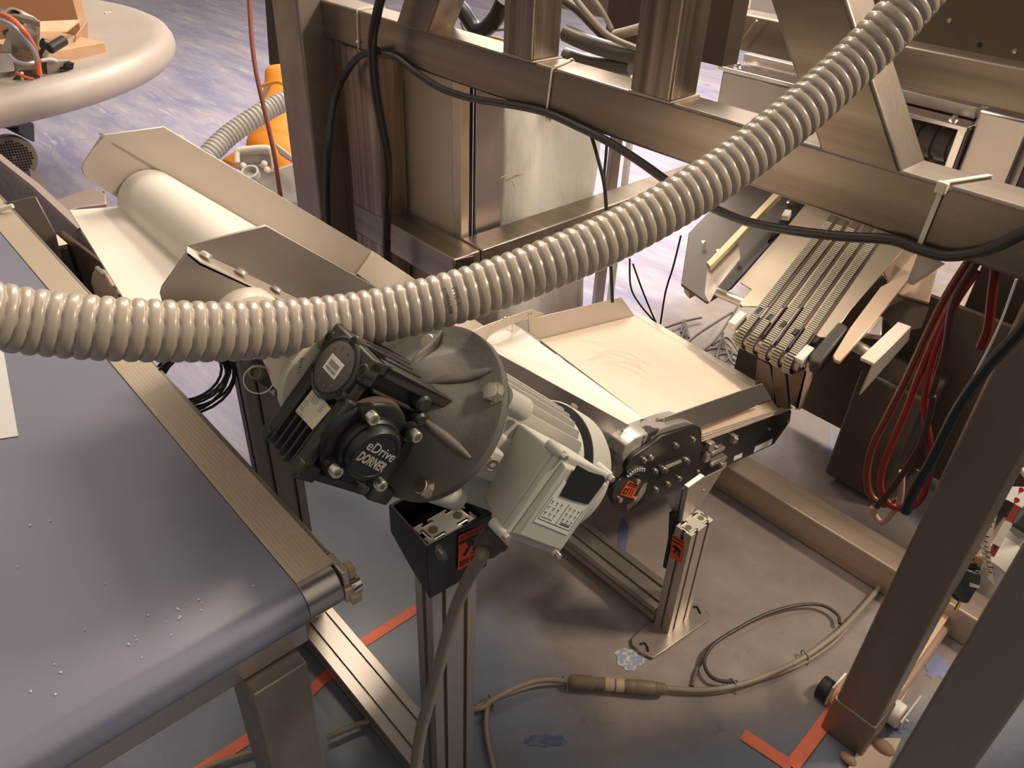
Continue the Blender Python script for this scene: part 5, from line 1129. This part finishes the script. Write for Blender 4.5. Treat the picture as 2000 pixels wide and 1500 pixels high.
MB().prism([TP(40, 137, .04), TP(62, 138, .04), TP(62, 162, .0), TP(20, 160, .0)], (0, .03, 0)).build('brown_base', mat('deep_brown', (.06, .035, .02), .6), pa)
MB().tube([TP(43, 142, .04), TP(44, 160, .0)], .006, 8).build('pin', white, pa)
cable('orange_tube', [TP(-10, 26, .25), TP(20, 36, .25), TP(45, 60, .22), TP(63, 88, .16), TP(72, 115, .09), TP(77, 145, .03)], .011, lens_orange, 'orange air tube arcing over the pneumatic assembly', 'air tube')
cable('grey_tube', [TP(-10, 38, .24), TP(20, 48, .24), TP(45, 72, .2), TP(66, 100, .14), TP(72, 118, .09)], .008, mat('blue_grey_tube', (.35, .36, .42), .35), 'blue-grey air tube running parallel under the orange tube', 'air tube')
cable('pale_tube', [TP(18, 108, .08), TP(32, 120, .07), TP(52, 125, .07), TP(66, 122, .07)], .007, mat('pale_tube', (.60, .60, .62), .35), 'pale air tube sagging between clamp and fitting on the round table', 'air tube')
cable('pale_tube', [TP(80, 118, .07), TP(98, 116, .07), TP(112, 120, .06)], .006, mat('pale_tube', (.60, .60, .62), .35), 'short pale air tube right of the orange tube end', 'air tube')
cable('orange_tube', [TP(32, 142, .04), TP(48, 150, .03), TP(66, 155, .02)], .006, lens_orange, 'short orange tube at the foot of the pneumatic assembly', 'air tube')
hv = thing('hose_valve', TP(98, 90), 'black and clear hand valve standing on the cardboard tray', 'valve')
MB().cyl(TP(96, 96, .10), TP(126, 78, .12), .020, seg=18).build('valve_body', blackm, hv, bevel=.004)
MB().cyl(TP(80, 108, .05), TP(92, 92, .10), .014, seg=14).build('valve_neck', mat('deep_brown', (.06, .035, .02), .6), hv)
MB().cyl(TP(82, 84, .12), TP(92, 88, .11), .02, seg=16).build('valve_knob', black, hv)
MB().cyl(TP(88, 110, .06), TP(94, 98, .09), .010, seg=12).build('valve_stem', white, hv)

# motor under the table
mt = thing('floor_motor', Dp(30, 290, 3.3), 'round grey fan-grilled motor under the round table at the left edge', 'motor')
c = Dp(28, 308, 3.2); dm = unit(CP-c); dm = unit(dm*1.0+EX*.25)
MB().lathe(c-dm*.25, dm, [(.082, 0), (.087, .02), (.087, .23), (.082, .25), (.0001, .252)], 44).build('motor_shell', mat('motor_taupe', (.33, .27, .22), .45, .3), mt)
mb = MB(); s1 = unit(np.cross(dm, EZ)); s2 = np.cross(s1, dm)
for i in range(-6, 7):
    for j in range(-6, 7):
        x_, y_ = i*.0105, j*.0105
        if x_*x_+y_*y_ < .066**2 and (i or j): mb.box(c+s1*x_+s2*y_+dm*.003, s1*.0036, s2*.0036, dm*.0008)
mb.build('grille_holes', dark, mt)
MB().prism([Dp(-10, 240, 3.15), Dp(35, 262, 3.15), Dp(33, 222, 3.15), Dp(-10, 216, 3.15)], tuple(_f*.12)).build('gear_top', blackm, mt, bevel=.01)
c = Dp(8, 228, 3.1); MB().lathe(c-dm*.04, unit(A(.1, .1, 1)), [(.05, -.03), (.052, 0), (.05, .04), (.03, .05), (.0001, .05)], 24).build('gear_cap', black, mt)
MB().prism([Dp(30, 345, 3.2), Dp(58, 330, 3.2), Dp(66, 380, 3.2), Dp(30, 400, 3.2)], tuple(_f*.1)).build('motor_foot', mat('motor_taupe', (.33, .27, .22), .45, .3), mt)

# ================================================================== grey machine sides between rail and table
gm2 = thing('side_machine', (-2.6, .5, 0), 'grey dusty steel machine frame with slanted top plate at the left behind the blue conveyor', 'machine')
YL = .46
pl = MB().prism([Yp(x, y, YL) for x, y in ((-60, 262), (0, 313), (40, 343), (62, 362), (152, 446), (160, 455), (205, 520), (232, 575), (300, 690), (200, 690), (118, 560), (0, 400), (-60, 380))], (0, .012, 0)).build('slanted_plate', mat('dusty_plate', (.42, .36, .34), .5, .3, ((20, 20, 20), .1, .002), ((16, 16, 16), (.52, .45, .42), .52, .66)), gm2, bevel=.002)
MB().prism([Yp(x, y, YL-.004) for x, y in ((-60, 262), (0, 313), (62, 362), (152, 446), (150, 450), (60, 370), (0, 321), (-60, 270))], (0, .02, 0)).build('top_flange', mat('flange_light', (.60, .52, .46), .4, .5), gm2)
x0 = Yp(20, 480, .40)
MB().prism([Dp(-20, 400, 1.95), Dp(70, 380, 1.95), Dp(110, 455, 1.95), Dp(80, 478, 1.95), Dp(40, 490, 1.95), Dp(-20, 440, 1.95)], (0, -.02, -.35)).build('dark_block', mat('brown_block', (.16, .13, .11), .5, .5), gm2, bevel=.005)
MB().prism([Dp(38, 478, 2.1), Dp(95, 458, 2.1), Dp(118, 520, 2.1), Dp(75, 540, 2.1)], (0, 0, -.4)).build('lower_block', mat('taupe_block', (.30, .24, .21), .5, .4), gm2, bevel=.01)
MB().tube([Dp(-10, 413, 1.9), Dp(25, 402, 1.9)], .006, 8).build('pale_rod', white, gm2)
k2 = Yp(170, 500, .40)
MB().prism([Yp(x, y, .425) for x, y in ((113, 453), (118, 452), (196, 512), (232, 575), (250, 640), (175, 640), (150, 560))], (0, .008, 0)).build('clamp_plate', mat('brown_plate', (.26, .20, .15), .4, .9), gm2, bevel=.001)
MB().prism([Yp(x, y, .415) for x, y in ((106, 461), (112, 458), (133, 476), (131, 484))], (0, -.03, 0)).build('pale_cap', creamp, gm2, bevel=.002)
MB().prism([Yp(x, y, .42) for x, y in ((106, 461), (133, 484), (165, 580), (135, 580))], (0, -.02, 0)).build('clamp_bar', mat('brown_plate', (.26, .20, .15), .4, .9), gm2, bevel=.002)
lt = thing('toggle_latch', Yp(195, 545, .40), 'small peach metal toggle latch just above the hose at the left', 'latch')
MB().prism([Yp(x, y, .40) for x, y in ((180, 532), (186, 526), (196, 530), (206, 538), (218, 560), (222, 590), (190, 590), (177, 550))], (0, .012, 0)).build('latch_plate', mat('peach_rail', (.70, .52, .38), .4, .3), lt, bevel=.003)
MB().cyl(Yp(190, 524, .40), Yp(204, 538, .40), .006, seg=14).build('latch_pin', bolt, lt)
MB().prism([Zp(x, y, .45) for x, y in ((95, 395), (180, 366), (206, 378), (208, 398), (155, 404), (130, 412))], (0, 0, -.05)).build('floor_box_lid', mat('taupe_block2', (.40, .32, .28), .5, .4), gm2, bevel=.004)
MB().prism([Zp(x, y, .40) for x, y in ((155, 404), (203, 372), (210, 398))], (0, 0, -.3)).build('floor_box_side', mat('brown_block', (.16, .13, .11), .5, .5), gm2)

# ================================================================== vacuum corner behind the left column
vc = thing('orange_bag', Zp(540, 290), 'bright orange bulging dust bag half hidden behind the left column', 'bag')
W = 3.6
mb = MB()
prof_ = [((505, 322), (590, 335)), ((470, 285), (592, 300)), ((480, 262), (592, 262)), ((492, 230), (590, 225)), ((502, 195), (588, 190)), ((512, 162), (586, 160)), ((511, 140), (584, 140)), ((512, 128), (580, 128)), ((528, 123), (572, 124))]
rings = []; seg = 20
for k, (l, r_) in enumerate(prof_):
    a, b = Dp(*l, W+.02*k), Dp(*r_, W+.02*k); c = (a+b)/2+_f*.05; ra = np.linalg.norm(b-a)/2
    side = unit(b-a); dep = unit(np.cross(side, _u)); rings.append([c+side*ra*math.cos(2*math.pi*i/seg)*(1+.03*math.sin(3*2*math.pi*i/seg))+dep*ra*.8*math.sin(2*math.pi*i/seg) for i in range(seg)])
vs = [p for R_ in rings for p in R_]; fs = [(k*seg+i, k*seg+(i+1) % seg, (k+1)*seg+(i+1) % seg, (k+1)*seg+i) for k in range(len(rings)-1) for i in range(seg)]
fs += [tuple(range(seg)), tuple(range((len(rings)-1)*seg, len(rings)*seg))[::-1]]
o = mb.add(vs, fs).build('bag_body', orange, vc, angle=80); md = o.modifiers.new('s', 'SUBSURF'); md.levels = 1; md.render_levels = 2
MB().tube([Dp(510, 168, 3.42), Dp(540, 160, 3.40), Dp(560, 165, 3.40), Dp(585, 160, 3.42)], .008, 10).build('tied_seam', orange, vc)
MB().prism([Dp(x, y, 3.4) for x, y in ((526, 163), (529, 166), (517, 188), (513, 186))], tuple(_f*.01)).build('strap', mat('strap_grey', (.25, .2, .15), .6), vc)
MB().prism([Dp(x, y, 3.45) for x, y in ((430, 312), (470, 285), (500, 300), (455, 322))], tuple(_f*.10)).build('bag_base', orange, vc, bevel=.01)
ghp = [Dp(x, y, d) for x, y, d in ((640, 150, 3.3), (590, 183, 3.3), (540, 205, 3.25), (500, 228, 3.2), (450, 262, 3.15), (415, 295, 3.1), (380, 335, 3.05))]
Hh = spline(ghp, 60); dh = [0]
for i in range(1, len(Hh)): dh.append(dh[-1]+np.linalg.norm(Hh[i]-Hh[i-1]))
nh = int(dh[-1]/.0035); g2 = []
for k in range(nh+1):
    s = dh[-1]*k/nh; i = min(max(1, int(np.searchsorted(dh, s))), len(Hh)-1); f_ = (s-dh[i-1])/(dh[i]-dh[i-1]); g2.append(Hh[i-1]*(1-f_)+Hh[i]*f_)
tag(MB().tube(g2, lambda t, u: .042-.005*abs(2*((t/.018) % 1)-1)**2, 32, smooth=False).build('ribbed_vacuum_hose', hosem2, None, origin=tuple(g2[0]), angle=75), 'thin grey ribbed hose crossing in front of the orange bag', 'hose')
cable('red_power_cable', [Dp(x, y, 2.6) for x, y in ((486, -30), (488, 20), (492, 80), (500, 140), (513, 200), (527, 260), (537, 310), (543, 350), (548, 385), (552, 420))], .0075, redp, 'dull red cord hanging straight down left of the frame column', 'cable')
eq = thing('grey_floor_machine', Zp(520, 340), 'beige cast floor machine with handle loop behind the sloping guard plate', 'machine')
MB().prism([Dp(x, y, 3.2) for x, y in ((462, 325), (505, 318), (530, 330), (575, 315), (600, 330), (600, 400), (560, 400), (480, 345))], tuple(_f*.25)).build('casting', greyc, eq, bevel=.012)
MB().prism([Dp(x, y, 3.15) for x, y in ((463, 318), (464, 298), (472, 292), (520, 290), (530, 298), (534, 325), (522, 322), (515, 318), (470, 322))], tuple(_f*.02)).build('handle_panel', mat('taupe_casting', (.36, .31, .27), .5, .3), eq, bevel=.006)
MB().tube([Dp(x, y, 3.12) for x, y in ((463, 318), (463, 300), (470, 293), (520, 289), (532, 300), (537, 330))], .012, 12).build('handle_loop', creamp, eq)
c = Dp(492, 345, 3.1); MB().lathe(c, unit(A(.3, -.3, .9)), [(.035, 0), (.035, .03), (.026, .03), (.026, .005), (.0001, .005)], 28).build('filler_ring', greyc, eq)
MB().prism([Dp(x, y, 3.1) for x, y in ((536, 280), (545, 284), (572, 305), (572, 318), (545, 300))], tuple(_f*.03)).build('lever', mat('taupe_casting', (.36, .31, .27), .5, .3), eq, bevel=.005)
for q in ((475, 324), (516, 320), (522, 332)): MB().ball(Dp(*q, 3.12), .014, 10).build('knob', creamp, eq)
bd = thing('black_stand', Zp(525, 130), 'black upright stand partly hidden behind the left column at the top', 'stand')
MB().prism([Dp(515, -40, 3.7), Dp(535, -40, 3.7), Dp(548, 125, 3.9), Dp(526, 125, 3.9)], tuple(_f*.06)).build('stand_post', blackm, bd)
